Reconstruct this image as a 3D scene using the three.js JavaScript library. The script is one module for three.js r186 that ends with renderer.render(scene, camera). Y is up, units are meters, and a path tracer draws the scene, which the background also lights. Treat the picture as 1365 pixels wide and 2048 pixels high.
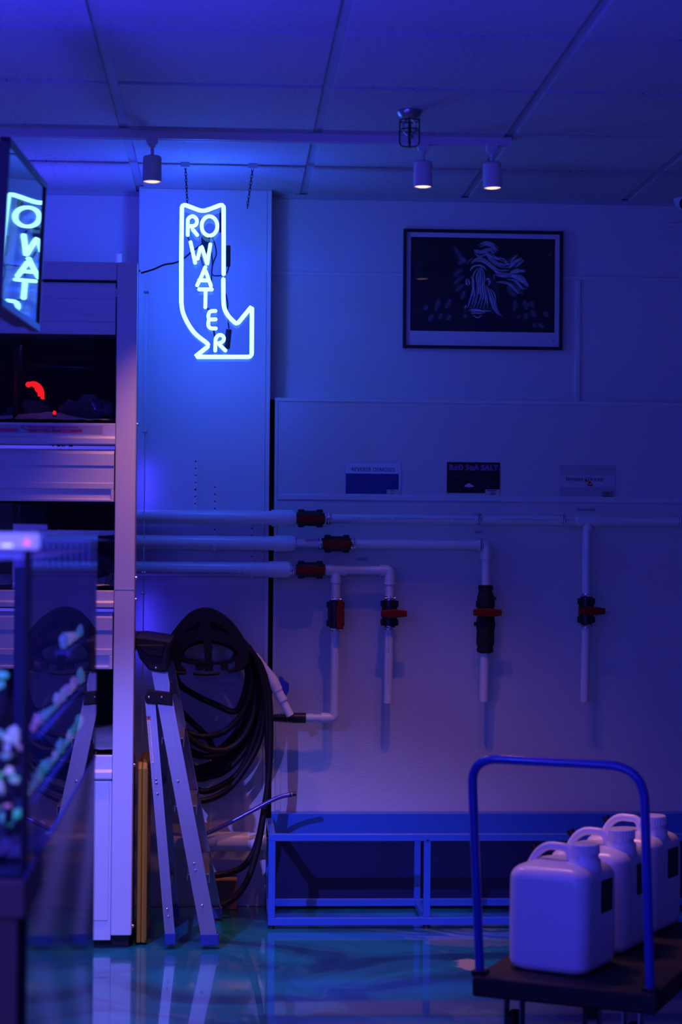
import * as THREE from 'three';
import { RoundedBoxGeometry } from 'three/addons/geometries/RoundedBoxGeometry.js';
import { mergeGeometries } from 'three/addons/utils/BufferGeometryUtils.js';
import { ImprovedNoise } from 'three/addons/math/ImprovedNoise.js';
import { RectAreaLightUniformsLib } from 'three/addons/lights/RectAreaLightUniformsLib.js';
RectAreaLightUniformsLib.init();

// ---------------------------------------------------------------- camera, exposure
const scene = new THREE.Scene();
scene.background = new THREE.Color(0x000000);
const W = 1365, H = 2048, F = 3936;                     // picture size and focal length in its pixels
const camera = new THREE.PerspectiveCamera(2 * Math.atan(H / 2 / F) * 180 / Math.PI, W / H, 0.05, 60);
camera.position.set(0, 1.387, 0);
camera.rotation.set(0.00963, -0.0576, 0.0085, 'YXZ');
camera.focus = 7.35;
camera.userData.fStop = 3.0;
camera.updateMatrixWorld(true);
const renderer = new THREE.WebGLRenderer({ antialias: true });
renderer.toneMapping = THREE.LinearToneMapping;
renderer.toneMappingExposure = 1.0;
renderer.shadowMap.enabled = true;

// ---------------------------------------------------------------- light levels (lamps of the shop and added fill)
const BLUE = new THREE.Color().setRGB(0.125, 0.085, 1.0);
const NEON = new THREE.Color().setRGB(0.004, 0.032, 1.0);
const WARM = new THREE.Color().setRGB(1.0, 0.36, 0.26);
const VIOLET = new THREE.Color().setRGB(0.11, 0.10, 1.0);
const SPOT = new THREE.Color().setRGB(0.17, 0.16, 1.0);
const CANOPY = new THREE.Color().setRGB(0.045, 0.04, 1.0);
const UP = new THREE.Color().setRGB(0.028, 0.022, 1.0);
const REEF = new THREE.Color().setRGB(0.075, 0.075, 1.0);
const DEEP = new THREE.Color().setRGB(0.07, 0.055, 1.0);
const LEVEL = { neon: 0.84, track: 2.3, room: 46, tank: 23, reef: 100, up: 152, rackTop: 16, rackTank: 0.35, display: 9, rear: 28 };

// ---------------------------------------------------------------- helpers
// survey: the point where a sight line of the photograph meets a real plane of the room
const eye = camera.position.clone();
function sight(px, py) {
  return new THREE.Vector3((px - W / 2) / F, (H / 2 - py) / F, -1).applyQuaternion(camera.quaternion);
}
const S = (px, py, z) => { const d = sight(px, py); return eye.clone().addScaledVector(d, z / d.z); };           // plane z
const SY = (px, py, y) => { const d = sight(px, py); return eye.clone().addScaledVector(d, (y - eye.y) / d.y); }; // plane y
const SX = (px, py, x) => { const d = sight(px, py); return eye.clone().addScaledVector(d, (x - eye.x) / d.x); }; // plane x
let seed = 7;
const rnd = (a = 0, b = 1) => { seed = (seed * 1664525 + 1013904223) >>> 0; return a + (b - a) * seed / 4294967296; };
const noise = new ImprovedNoise();
const V = (x, y, z) => new THREE.Vector3(x, y, z);

const used = {};
function numbered(name) {
  const n = used[name] = (used[name] ?? -1) + 1;
  return n ? `${name}_${String(n).padStart(3, '0')}` : name;
}
function thing(name, label, category, group) {
  const o = new THREE.Group(); o.name = numbered(name); scene.add(o);
  o.userData = { label, category }; if (group) o.userData.group = group;
  return o;
}
function part(name, geo, mat, parent, label) {
  const m = new THREE.Mesh(geo, mat); m.name = name; m.castShadow = m.receiveShadow = true; parent.add(m);
  if (label) m.userData.label = label;
  return m;
}
function struct(name, geo, mat) {
  const m = new THREE.Mesh(geo, mat); m.name = name; m.castShadow = m.receiveShadow = true;
  m.userData.kind = 'structure'; scene.add(m); return m;
}
function structGroup(name) { const g = new THREE.Group(); g.name = name; g.userData.kind = 'structure'; scene.add(g); return g; }
// put a thing's origin at the middle of its base; its parts were built in room coordinates
function settle(o) {
  o.updateMatrixWorld(true);
  const b = new THREE.Box3().setFromObject(o), c = V((b.min.x + b.max.x) / 2, b.min.y, (b.min.z + b.max.z) / 2);
  for (const k of o.children) k.position.sub(c);
  o.position.add(c); return o;
}
function copy(o, name, label, group) {
  const c = o.clone(); c.name = numbered(name); c.userData = { ...o.userData };
  if (label) c.userData.label = label; if (group) c.userData.group = group;
  scene.add(c); return c;
}
const merge = list => mergeGeometries(list.map(g => (g.index ? g.toNonIndexed() : g)).map(g => { for (const k of Object.keys(g.attributes)) if (!['position', 'normal', 'uv'].includes(k)) g.deleteAttribute(k); return g; }));
// box from corner to corner with eased edges, uv in metres
function metreUV(g) {
  const p = g.attributes.position, n = g.attributes.normal, uv = new Float32Array(p.count * 2);
  for (let i = 0; i < p.count; i++) {
    const ax = Math.abs(n.getX(i)), ay = Math.abs(n.getY(i)), az = Math.abs(n.getZ(i));
    const x = p.getX(i), y = p.getY(i), z = p.getZ(i);
    if (ay >= ax && ay >= az) { uv[2 * i] = x; uv[2 * i + 1] = z; } else if (az >= ax) { uv[2 * i] = x; uv[2 * i + 1] = y; } else { uv[2 * i] = z; uv[2 * i + 1] = y; }
  }
  g.setAttribute('uv', new THREE.BufferAttribute(uv, 2)); return g;
}
function bx(x0, x1, y0, y1, z0, z1, r = 0.002, seg = 1) {
  const w = Math.abs(x1 - x0), h = Math.abs(y1 - y0), d = Math.abs(z1 - z0);
  const rr = Math.min(r, w / 2.01, h / 2.01, d / 2.01);
  const g = rr > 1e-5 ? new RoundedBoxGeometry(w, h, d, seg, rr) : new THREE.BoxGeometry(w, h, d);
  g.translate((x0 + x1) / 2, (y0 + y1) / 2, (z0 + z1) / 2);
  return metreUV(g);
}
// straight round bar between two points
function rod(a, b, r0, r1 = r0, seg = 20, open = false) {
  const d = b.clone().sub(a), L = d.length();
  const g = new THREE.CylinderGeometry(r1, r0, L, seg, 1, open);
  g.applyQuaternion(new THREE.Quaternion().setFromUnitVectors(V(0, 1, 0), d.normalize()));
  g.translate((a.x + b.x) / 2, (a.y + b.y) / 2, (a.z + b.z) / 2); return g;
}
// points of a polyline with rounded corners
function rounded(pts, rad, n = 6) {
  const out = [pts[0].clone()];
  for (let i = 1; i < pts.length - 1; i++) {
    const r = Array.isArray(rad) ? rad[i] : rad;
    const a = pts[i - 1], b = pts[i], c = pts[i + 1];
    const t = Math.min(r, a.distanceTo(b) * 0.49, b.distanceTo(c) * 0.49);
    const p = b.clone().addScaledVector(a.clone().sub(b).normalize(), t), q = b.clone().addScaledVector(c.clone().sub(b).normalize(), t);
    for (let k = 0; k <= n; k++) { const s = k / n; out.push(V(0, 0, 0).addScaledVector(p, (1 - s) * (1 - s)).addScaledVector(b, 2 * s * (1 - s)).addScaledVector(q, s * s)); }
  }
  out.push(pts[pts.length - 1].clone()); return out;
}
class Path extends THREE.Curve {
  constructor(pts) { super(); this.p = pts; this.l = [0]; for (let i = 1; i < pts.length; i++) this.l.push(this.l[i - 1] + pts[i].distanceTo(pts[i - 1])); }
  getPoint(t, target = new THREE.Vector3()) {
    const s = t * this.l[this.l.length - 1]; let i = 1; while (i < this.l.length - 1 && this.l[i] < s) i++;
    const f = (s - this.l[i - 1]) / Math.max(1e-9, this.l[i] - this.l[i - 1]);
    return target.lerpVectors(this.p[i - 1], this.p[i], Math.min(1, Math.max(0, f)));
  }
  getPointAt(t, target) { return this.getPoint(t, target); }
}
function tube(pts, r, seg = 10, step = 0.012, caps = true) {
  const c = new Path(pts), L = c.l[c.l.length - 1];
  const g = new THREE.TubeGeometry(c, Math.max(4, Math.min(400, Math.round(L / step))), r, seg, false);
  if (!caps) return g;
  const list = [g];
  for (const q of [pts[0], pts[pts.length - 1]]) { const s = new THREE.SphereGeometry(r, seg, 6); s.translate(q.x, q.y, q.z); list.push(s); }
  return merge(list);
}
const spline = (pts, n = 60) => new THREE.CatmullRomCurve3(pts, false, 'centripetal').getPoints(n);
function lathe(profile, at, axis = V(0, 1, 0), seg = 28) {
  const g = new THREE.LatheGeometry(profile.map(p => new THREE.Vector2(p[0], p[1])), seg);
  g.applyQuaternion(new THREE.Quaternion().setFromUnitVectors(V(0, 1, 0), axis.clone().normalize()));
  g.translate(at.x, at.y, at.z); return g;
}
// outline in x,y pushed back from z1 (front) to z0, edges bevelled
function slab(outline, z0, z1, bevel = 0.002, holes = [], curve = 8) {
  const sh = outline instanceof THREE.Shape ? outline : new THREE.Shape(outline.map(p => new THREE.Vector2(p.x ?? p[0], p.y ?? p[1])));
  for (const h of holes) sh.holes.push(h instanceof THREE.Path ? h : new THREE.Path(h.map(p => new THREE.Vector2(p.x ?? p[0], p.y ?? p[1]))));
  const g = new THREE.ExtrudeGeometry(sh, { depth: Math.max(1e-4, z1 - z0 - 2 * bevel), bevelEnabled: bevel > 0, bevelSize: bevel, bevelThickness: bevel, bevelOffset: -bevel, bevelSegments: 2, curveSegments: curve });
  g.translate(0, 0, z0 + bevel); return g;
}
// profile in (z out, y) carried along x
function run(profile, x0, x1) {
  const sh = new THREE.Shape(profile.map(p => new THREE.Vector2(p[0], p[1])));
  const g = new THREE.ExtrudeGeometry(sh, { depth: x1 - x0, bevelEnabled: false });
  g.rotateY(-Math.PI / 2);      // shape x -> z, depth -> -x
  g.translate(x1, 0, 0); return g;
}
function lump(r, detail, rough, sy = 1, k = 3, sx = 1, sz = 1) {
  const g = new THREE.IcosahedronGeometry(1, detail), p = g.attributes.position, o = rnd(0, 90);
  for (let i = 0; i < p.count; i++) {
    const v = V(p.getX(i), p.getY(i), p.getZ(i));
    const f = 1 + rough * noise.noise(v.x * k + o, v.y * k + o, v.z * k) + rough * 0.5 * noise.noise(v.x * k * 2.3 + o, v.y * k * 2.3, v.z * k * 2.3 + o);
    p.setXYZ(i, v.x * f * r * sx, v.y * f * r * sy, v.z * f * r * sz);
  }
  g.computeVertexNormals(); return g;
}
// ---------------------------------------------------------------- materials
function dataTex(n, fn, srgb, repeat = 1) {
  const d = new Uint8Array(n * n * 4);
  for (let y = 0; y < n; y++) for (let x = 0; x < n; x++) { const c = fn(x / n, y / n); const i = (y * n + x) * 4; d[i] = c[0]; d[i + 1] = c[1]; d[i + 2] = c[2]; d[i + 3] = 255; }
  const t = new THREE.DataTexture(d, n, n); t.wrapS = t.wrapT = THREE.RepeatWrapping; t.magFilter = THREE.LinearFilter; t.minFilter = THREE.LinearMipmapLinearFilter; t.generateMipmaps = true;
  if (srgb) t.colorSpace = THREE.SRGBColorSpace; t.repeat.set(repeat, repeat); t.needsUpdate = true; return t;
}
// noise that repeats over the unit square
function tn(u, v, fu, fv, o) {
  const f = (a, b) => noise.noise(a * fu + o, b * fv + o * 1.7, o);
  return (f(u, v) * (1 - u) + f(u - 1, v) * u) * (1 - v) + (f(u, v - 1) * (1 - u) + f(u - 1, v - 1) * u) * v;
}
const embossH = dataTex(512, (u, v) => { const a = 128 + 90 * tn(u, v, 22, 150, 3) + 60 * tn(u, v, 60, 260, 9) + 20 * tn(u, v, 6, 20, 5); return [a, a, a]; }, false, 1 / 0.6);
const embossV = dataTex(512, (u, v) => { const a = 128 + 90 * tn(u, v, 150, 22, 13) + 60 * tn(u, v, 260, 60, 19); return [a, a, a]; }, false, 1 / 0.6);
const speck = (u, v) => { const a = tn(u, v, 110, 150, 21), b = tn(u, v, 40, 60, 31); return (a + 0.35 * b) > 0.36 ? 1 : 0; };
const tileMap = dataTex(1024, (u, v) => { const a = speck(u, v) ? 120 : 226 + 12 * tn(u, v, 30, 30, 41); return [a, a, a]; }, true, 1 / 0.6096);
const tileBump = dataTex(1024, (u, v) => { const a = speck(u, v) ? 20 : 190 + 50 * tn(u, v, 120, 120, 44); return [a, a, a]; }, false, 1 / 0.6096);
const fine = dataTex(256, (u, v) => { const a = 128 + 70 * tn(u, v, 60, 60, 51) + 50 * tn(u, v, 120, 120, 53); return [a, a, a]; }, false, 4);
const brushed = dataTex(256, (u, v) => { const a = 150 + 60 * tn(u, v, 90, 6, 61) + 40 * tn(u, v, 30, 40, 63); return [a, a, a]; }, false, 6);
const C = (r, g, b) => new THREE.Color().setRGB(r, g, b);
const std = (r, g, b, rough = 0.6, extra = {}) => new THREE.MeshStandardMaterial({ color: C(r, g, b), roughness: rough, ...extra });
const phy = (r, g, b, rough = 0.6, extra = {}) => new THREE.MeshPhysicalMaterial({ color: C(r, g, b), roughness: rough, ...extra });
const M = {
  wall: std(0.66, 0.66, 0.66, 0.62, { bumpMap: embossV, bumpScale: 0.0016 }),
  board: std(0.62, 0.61, 0.62, 0.55, { bumpMap: embossH, bumpScale: 0.0014 }),
  smooth: std(0.66, 0.68, 0.70, 0.42),
  farWall: std(0.2, 0.2, 0.22, 0.6),  // far walls coloured dark to cut the light they bounce back
  trim: std(0.68, 0.68, 0.69, 0.5),
  tile: std(0.72, 0.72, 0.72, 0.9, { map: tileMap, bumpMap: tileBump, bumpScale: 0.002 }),
  grid: std(0.42, 0.45, 0.48, 0.5),
  dark: std(0.012, 0.012, 0.014, 0.6),
  pvc: phy(0.74, 0.73, 0.74, 0.3, { clearcoat: 0.25, clearcoatRoughness: 0.25 }),
  pvcDim: std(0.62, 0.6, 0.6, 0.45),
  whitePaint: phy(0.70, 0.69, 0.70, 0.38, { clearcoat: 0.2, clearcoatRoughness: 0.3 }),
  lampWhite: std(0.66, 0.64, 0.64, 0.45),
  black: std(0.012, 0.011, 0.012, 0.38),
  blackMatte: std(0.010, 0.010, 0.011, 0.8),
  blackPlastic: phy(0.012, 0.009, 0.012, 0.5, { specularIntensity: 0.5 }),
  hose: phy(0.012, 0.009, 0.013, 0.5, { specularIntensity: 0.6 }),
  red: phy(0.20, 0.006, 0.0015, 0.5, { specularIntensity: 0.4 }),
  chrome: std(0.75, 0.76, 0.78, 0.18, { metalness: 1 }),
  steel: std(0.55, 0.55, 0.57, 0.3, { metalness: 1 }),
  deadBlack: phy(0.006, 0.006, 0.008, 0.9, { specularIntensity: 0.25 }),
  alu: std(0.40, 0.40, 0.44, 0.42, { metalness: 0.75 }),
  aluShade: std(0.30, 0.30, 0.33, 0.4, { metalness: 0.85 }),  // darker copy of the aluminium for the shaded far side of the ladder
  blueFoot: std(0.02, 0.045, 0.26, 0.55),
  bluePaint: phy(0.03, 0.13, 0.62, 0.35, { clearcoat: 0.4, clearcoatRoughness: 0.25 }),
  cartBlue: phy(0.03, 0.055, 0.42, 0.3, { clearcoat: 0.6, clearcoatRoughness: 0.15 }),
  blueKnob: std(0.02, 0.03, 0.42, 0.45),
  yellow: std(0.40, 0.21, 0.005, 0.5),
  yellowEdge: std(0.34, 0.18, 0.01, 0.6),
  jug: phy(0.93, 0.90, 0.96, 0.36, { transmission: 0.0, clearcoat: 0.5, clearcoatRoughness: 0.22 }),
  jugCap: phy(0.9, 0.87, 0.93, 0.35, { clearcoat: 0.3, clearcoatRoughness: 0.3 }),
  glass: phy(1, 1, 1, 0.0, { transmission: 1, thickness: 0, ior: 1.5 }),
  acrylic: phy(0.96, 0.98, 1, 0.02, { transmission: 1, thickness: 0, ior: 1.49 }),
  rock: std(0.09, 0.08, 0.10, 0.9, { bumpMap: fine, bumpScale: 0.002 }),
  sand: std(0.55, 0.52, 0.52, 0.95, { bumpMap: fine, bumpScale: 0.003 }),
  wood: std(0.10, 0.05, 0.032, 0.5, { bumpMap: brushed, bumpScale: 0.0006 }),
  rubber: std(0.012, 0.012, 0.012, 0.7),
};

// ================================================================ THE ROOM
const ZW = -7.40, CEIL = 2.647, XL = -1.75, XR = 2.35, ZB = 2.6;
const ZP = -7.27;                                        // face of the pilaster
const ZBOARD = -7.315;                                   // face of the plumbing board
{ // floor: poured epoxy with marbled swirls
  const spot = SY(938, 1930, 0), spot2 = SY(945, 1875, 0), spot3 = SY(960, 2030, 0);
  const map = dataTex(1400, (u, v) => {
    const x = u < 0.5 ? u * 4 : u * 4 - 4, z = v * 4 - 8;
    const w1 = noise.noise(x * 1.3 + 5, z * 1.3, 2), w2 = noise.noise(x * 1.3, z * 1.3 + 9, 7);
    const qx = x * 1.5 + 2.2 * w1, qz = z * 2.6 + 2.2 * w2;
    const n1 = noise.noise(qx, qz, 1.5) + 0.5 * noise.noise(qx * 2.1, qz * 2.1, 4) + 0.25 * noise.noise(qx * 5, qz * 5, 8);
    const vein = Math.pow(Math.max(0, 1 - Math.abs(n1) * 5), 3) * (0.35 + 0.65 * Math.max(0, noise.noise(x * 2, z * 2, 12) + 0.25));
    const deep = Math.max(0, Math.min(1, 0.5 + n1));
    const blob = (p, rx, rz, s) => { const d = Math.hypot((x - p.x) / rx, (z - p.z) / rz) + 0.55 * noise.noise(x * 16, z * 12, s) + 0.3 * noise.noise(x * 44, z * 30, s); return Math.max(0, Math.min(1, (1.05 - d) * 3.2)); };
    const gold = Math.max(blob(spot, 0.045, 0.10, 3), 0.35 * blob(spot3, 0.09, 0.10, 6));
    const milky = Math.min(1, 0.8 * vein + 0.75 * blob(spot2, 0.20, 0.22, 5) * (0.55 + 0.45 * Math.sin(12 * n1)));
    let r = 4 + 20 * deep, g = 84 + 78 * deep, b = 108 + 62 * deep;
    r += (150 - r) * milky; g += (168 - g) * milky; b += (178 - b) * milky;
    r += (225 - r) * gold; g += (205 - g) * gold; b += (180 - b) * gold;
    return [r, g, b];
  }, true, 0.25);
  const m = phy(0.72, 0.72, 0.72, 0.32, { map, clearcoat: 1, clearcoatRoughness: 0.045 });
  struct('floor', metreUV(new THREE.BoxGeometry(XR - XL + 0.4, 0.12, ZB - ZW + 0.4).translate((XL + XR) / 2, -0.06, (ZB + ZW) / 2)), m);
}
struct('wall_back', bx(XL - 0.2, XR + 0.2, 0, 2.85, ZW - 0.15, ZW, 0), M.wall);
struct('wall_left', bx(XL - 0.15, XL, 0, 2.85, ZW, ZB, 0), M.smooth);
struct('wall_right', bx(XR, XR + 0.15, 0, 2.85, ZW, ZB, 0), M.farWall);
struct('wall_front', bx(XL - 0.2, XR + 0.2, 0, 2.85, ZB, ZB + 0.15, 0), M.farWall);
{ // ceiling: lay-in tiles that drop below their grid
  const c = structGroup('ceiling');
  const P = 0.6096, gap = 0.030, zEnd = ZW + P * 6;
  part('slab', merge([bx(XL - 0.2, XR + 0.2, 2.675, 2.85, ZW - 0.1, ZB + 0.1, 0), bx(XL, XR, CEIL, 2.68, zEnd + 0.01, ZB, 0)]), M.trim, c);
  const X0 = -0.335 - P * 3, geos = [0, 1, 2].map(() => {
    const g = new RoundedBoxGeometry(P - gap, 0.013, P - gap, 1, 0.0018); metreUV(g);
    const uv = g.attributes.uv, o = rnd(), q = rnd(); for (let i = 0; i < uv.count; i++) uv.setXY(i, uv.getX(i) + o, uv.getY(i) + q); return g;
  });
  const mats = [0.72, 0.70, 0.735].map(k => { const m = M.tile.clone(); m.color = C(k, k, k); return m; });
  let k = 0;
  for (let i = 0; i < 7; i++) for (let j = 0; j < 6; j++) {
    const x = X0 + P * (i + 0.5), z = ZW + P * (j + 0.5);
    if (x - P / 2 < XL - 0.5 || x + P / 2 > XR + 0.3) continue;
    const t = part(k ? `ceiling_tile_${String(k).padStart(3, '0')}` : 'ceiling_tile', geos[(i * 5 + j * 3) % 3], mats[(i * 2 + j) % 3], c);
    t.position.set(x, CEIL + 0.0065 + rnd(-0.0008, 0.0008), z); t.rotation.y = ((i + j) % 2) * Math.PI; k++;
  }
  let q = 0; const nm = () => q++ ? `grid_bar_${String(q - 1).padStart(3, '0')}` : 'grid_bar';
  for (let i = 0; i <= 7; i++) { const x = X0 + P * i; if (x > XL && x < XR) part(nm(), bx(x - 0.0165, x + 0.0165, CEIL + 0.008, CEIL + 0.028, ZW, zEnd, 0.001), M.grid, c); }
  for (let j = 1; j <= 6; j++) { const z = ZW + P * j; part(nm(), bx(XL, XR, CEIL + 0.0085, CEIL + 0.0275, z - 0.0165, z + 0.0165, 0.001), M.grid, c); }
}
// pilaster with its smooth upper sheet
const XP0 = S(275, 700, ZP).x, XP1 = S(539.5, 850, ZP).x;
{
  const p = structGroup('wall_pilaster');
  part('pilaster_core', bx(XP0, XP1, 0, CEIL + 0.005, ZW - 0.02, ZP - 0.004, 0.002), M.board, p);
  const ys = S(410, 1170, ZP).y;
  part('upper_sheet', bx(XP0 + 0.002, XP1 - 0.016, ys, CEIL - 0.004, ZP - 0.006, ZP, 0.001), M.smooth, p);
  part('corner_bead', bx(XP1 - 0.014, XP1 + 0.001, 0.03, CEIL - 0.003, ZP - 0.012, ZP + 0.001, 0.0015), M.trim, p);
  part('lower_bead', bx(XP0 + 0.28, XP0 + 0.29, 0.03, 0.40, ZP - 0.006, ZP - 0.001, 0.001), M.trim, p);
}
// battens on the upper wall
{
  const yh = S(900, 551, ZW).y, xb = S(1157, 680, ZW).x;
  struct('trim_1', bx(XP1 + 0.002, XR, yh - 0.009, yh + 0.006, ZW - 0.002, ZW + 0.007, 0.003), M.trim);
  struct('trim_2', bx(xb - 0.012, xb + 0.008, 1.55, yh - 0.009, ZW - 0.002, ZW + 0.007, 0.003), M.trim);
  struct('trim_3', bx(XL, XP0 - 0.002, CEIL - 0.012, CEIL + 0.004, ZW - 0.002, ZW + 0.018, 0.001), M.grid);
  struct('trim_4', bx(XP1 + 0.002, XR, CEIL - 0.012, CEIL + 0.004, ZW - 0.002, ZW + 0.018, 0.001), M.grid);
}
// plumbing board: a thick panel standing off the wall
const XB0 = S(548, 1060, ZBOARD).x, YB1 = S(800, 800, ZBOARD).y;
{
  const b = structGroup('wall_board');
  part('board', bx(XB0, XR - 0.002, 0.012, YB1, ZW + 0.002, ZBOARD, 0.002), M.board, b);
  part('board_rim', merge([bx(XB0 - 0.001, XR - 0.003, YB1 - 0.010, YB1 + 0.003, ZBOARD - 0.012, ZBOARD + 0.004, 0.0015), bx(XB0 - 0.0005, XB0 + 0.012, 0.013, YB1 - 0.010, ZBOARD - 0.012, ZBOARD + 0.004, 0.0015)]), M.trim, b);
  const yt = S(800, 996, ZBOARD).y;
  part('batten', bx(XB0 + 0.013, XR - 0.003, yt - 0.011, yt + 0.012, ZBOARD - 0.004, ZBOARD + 0.006, 0.004, 2), M.trim, b);
  part('side_strip', bx(XB0 + 0.014, XB0 + 0.034, 0.35, S(550, 1440, ZBOARD).y, ZBOARD - 0.004, ZBOARD + 0.003, 0.001), M.pvcDim, b);
}
{ // black strip added to darken the shadow gap between pilaster and board
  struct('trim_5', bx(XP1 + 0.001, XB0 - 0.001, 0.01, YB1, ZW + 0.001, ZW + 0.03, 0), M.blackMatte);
}

// ================================================================ ADDED LAMPS BEHIND THE CAMERA (blue fill for the room)
function areaLight(color, k, w, h, at, to) {
  const l = new THREE.RectAreaLight(color, k, w, h); l.position.copy(at); l.lookAt(to); scene.add(l); return l;
}
{ // unseen glowing aquarium added at the left wall as blue fill
  const t = thing('fill_aquarium', 'unseen blue fill light added in the form of an aquarium along the left wall', 'aquarium');
  const x0 = XL + 0.02, x1 = -1.15, z0 = -2.6, z1 = -0.6;
  part('cabinet', bx(x0, x1, 0, 0.80, z0, z1, 0.006), M.whitePaint, t);
  part('hood', bx(x0, x1, 1.42, 1.52, z0, z1, 0.006), M.whitePaint, t);
  part('fill_glow', bx(x0 + 0.01, x1 - 0.012, 0.80, 1.42, z0 + 0.01, z1 - 0.01, 0.002), new THREE.MeshStandardMaterial({ color: C(0.02, 0.02, 0.1), emissive: VIOLET, emissiveIntensity: 0.5 }), t);
  settle(t);
  areaLight(DEEP, LEVEL.display, 2.0, 0.6, V(x1 + 0.01, 1.11, -1.6), V(x1 + 5, 1.11, -1.6));
}
for (const [x, z, n] of [[-1.05, 0.7, 'nearer the left wall'], [0.15, 1.1, 'nearer the middle of the room']]) { // unseen hanging lamps added for blue fill
  const t = thing('fill_pendant', `long blue fill lamp added out of view, hung from the ceiling, ${n}`, 'light', 'added fill lamps');
  part('housing', bx(x - 0.6, x + 0.6, 2.065, 2.125, z - 0.08, z + 0.08, 0.008), M.lampWhite, t);
  part('diffuser', bx(x - 0.57, x + 0.57, 2.059, 2.067, z - 0.06, z + 0.06, 0.001), new THREE.MeshStandardMaterial({ color: C(0.02, 0.02, 0.1), emissive: BLUE, emissiveIntensity: 3 }), t);
  for (const s of [-1, 1]) part('cable', rod(V(x + s * 0.5, 2.12, z), V(x + s * 0.5, CEIL + 0.002, z), 0.002, 0.002, 6), M.black, t);
  settle(t);
  areaLight(BLUE, LEVEL.room, 1.14, 0.12, V(x, 2.05, z), V(x, 1.15, z - 1.6));
}

// ================================================================ TRACK LIGHTING
{
  const z = -6.245, y1 = CEIL, y0 = CEIL - 0.026, xe = S(1018, 272, z).x;
  const t = thing('light_track', 'long white lighting track fixed under the ceiling tiles', 'lighting track');
  part('rail', merge([bx(XL + 0.1, xe, y0, y1 + 0.001, z - 0.0175, z - 0.009, 0.001), bx(XL + 0.1, xe, y0, y1 + 0.001, z + 0.009, z + 0.0175, 0.001), bx(XL + 0.1, xe, y0 + 0.012, y1 + 0.001, z - 0.010, z + 0.010, 0.001)]), M.lampWhite, t);
  part('end_cap', bx(xe, xe + 0.008, y0 - 0.001, y1 + 0.001, z - 0.019, z + 0.019, 0.002), M.lampWhite, t);
  settle(t);
  // one lamp head in its own coordinates, hung from y = 0
  const h = thing('spot_lamp', '', 'spotlight', 'white cylinder lamps on the lighting track');
  part('adapter', slab([[-0.0175, 0], [0.0175, 0], [0.0175, -0.017], [0.014, -0.022], [-0.014, -0.022], [-0.0175, -0.017]], -0.016, 0.016, 0.002), M.lampWhite, h);
  part('stem', merge([rod(V(0, -0.020, 0), V(0, -0.058, 0), 0.0055, 0.0055, 14), bx(-0.010, 0.010, -0.030, -0.020, -0.008, 0.008, 0.002)]), M.lampWhite, h);
  part('shade', lathe([[0.0001, -0.056], [0.024, -0.056], [0.0285, -0.059], [0.0298, -0.064], [0.0304, -0.136], [0.0300, -0.138], [0.0272, -0.138], [0.0268, -0.132], [0.0001, -0.128]], V(0, 0, 0), V(0, 1, 0), 36), M.lampWhite, h);
  part('lens', lathe([[0.0001, -0.1395], [0.018, -0.139], [0.0265, -0.1355], [0.0266, -0.132]], V(0, 0, 0), V(0, 1, 0), 32), new THREE.MeshStandardMaterial({ color: C(0.3, 0.2, 0.15), emissive: C(1.0, 0.70, 0.50), emissiveIntensity: 1.35 }), h, 'warm glowing lens');
  const spots = [[305, 'white track lamp at the left, beside the chains of the glowing sign'], [847, 'white track lamp below the caged sprinkler'], [984, 'white track lamp at the right end of the track']];
  spots.forEach(([px, label], i) => {
    const o = i ? copy(h, 'spot_lamp', label) : h; o.userData.label = label;
    const p = S(px, 283, z); o.position.set(p.x, y0 + 0.004, z);
    if (i === 2) o.rotation.z = 0.03;
    const l = new THREE.SpotLight(WARM, LEVEL.track * [2.4, 1.55, 0.6][i], 0, [0.68, 0.72, 0.72][i], 1, 2);
    l.position.set(p.x, y0 - 0.142, z); l.target.position.set(p.x + [0.27, -0.04, -0.06][i], 0.3, z + [0.15, -0.05, -0.05][i]); l.castShadow = true; l.shadow.radius = 1.3;
    scene.add(l, l.target);
  });
}
{ // caged sprinkler
  const t = thing('fire_sprinkler', 'dark fire sprinkler in a wire guard under the ceiling', 'sprinkler');
  const z = -5.86, c = S(820, 222, z); const x = c.x;
  part('escutcheon', lathe([[0.0001, CEIL], [0.037, CEIL], [0.038, CEIL - 0.004], [0.031, CEIL - 0.018], [0.018, CEIL - 0.024], [0.0001, CEIL - 0.025]], V(x, 0, z)), M.steel, t);
  part('frame_arms', merge([-1, 1].map(s => tube(spline([V(x + s * 0.006, CEIL - 0.022, z), V(x + s * 0.019, CEIL - 0.042, z), V(x + s * 0.017, CEIL - 0.062, z), V(x + s * 0.003, CEIL - 0.078, z)], 16), 0.0032, 8, 0.004))), M.steel, t);
  part('glass_bulb', lathe([[0.0001, 0], [0.004, 0.003], [0.0055, 0.015], [0.004, 0.028], [0.0001, 0.032]], V(x, CEIL - 0.070, z), V(0, 1, 0), 12), M.black, t);
  part('deflector', lathe([[0.0001, CEIL - 0.078], [0.013, CEIL - 0.079], [0.015, CEIL - 0.082], [0.0001, CEIL - 0.083]], V(x, 0, z)), M.steel, t);
  const wire = [];
  for (const a of [0.15, 0.15 + Math.PI / 2]) { const d = V(Math.cos(a), 0, Math.sin(a)); const q = (r, y) => V(x + d.x * r, y, z + d.z * r);
    wire.push(tube(rounded([q(-0.029, CEIL - 0.026), q(-0.030, CEIL - 0.108), q(0.030, CEIL - 0.108), q(0.029, CEIL - 0.026)], 0.018), 0.0022, 8, 0.005)); }
  for (const y of [CEIL - 0.030, CEIL - 0.058]) { const g = new THREE.TorusGeometry(0.0295, 0.002, 6, 28); g.rotateX(Math.PI / 2); g.translate(x, y, z); wire.push(g); }
  part('wire_guard', merge(wire), M.black, t); settle(t);
}
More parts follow.
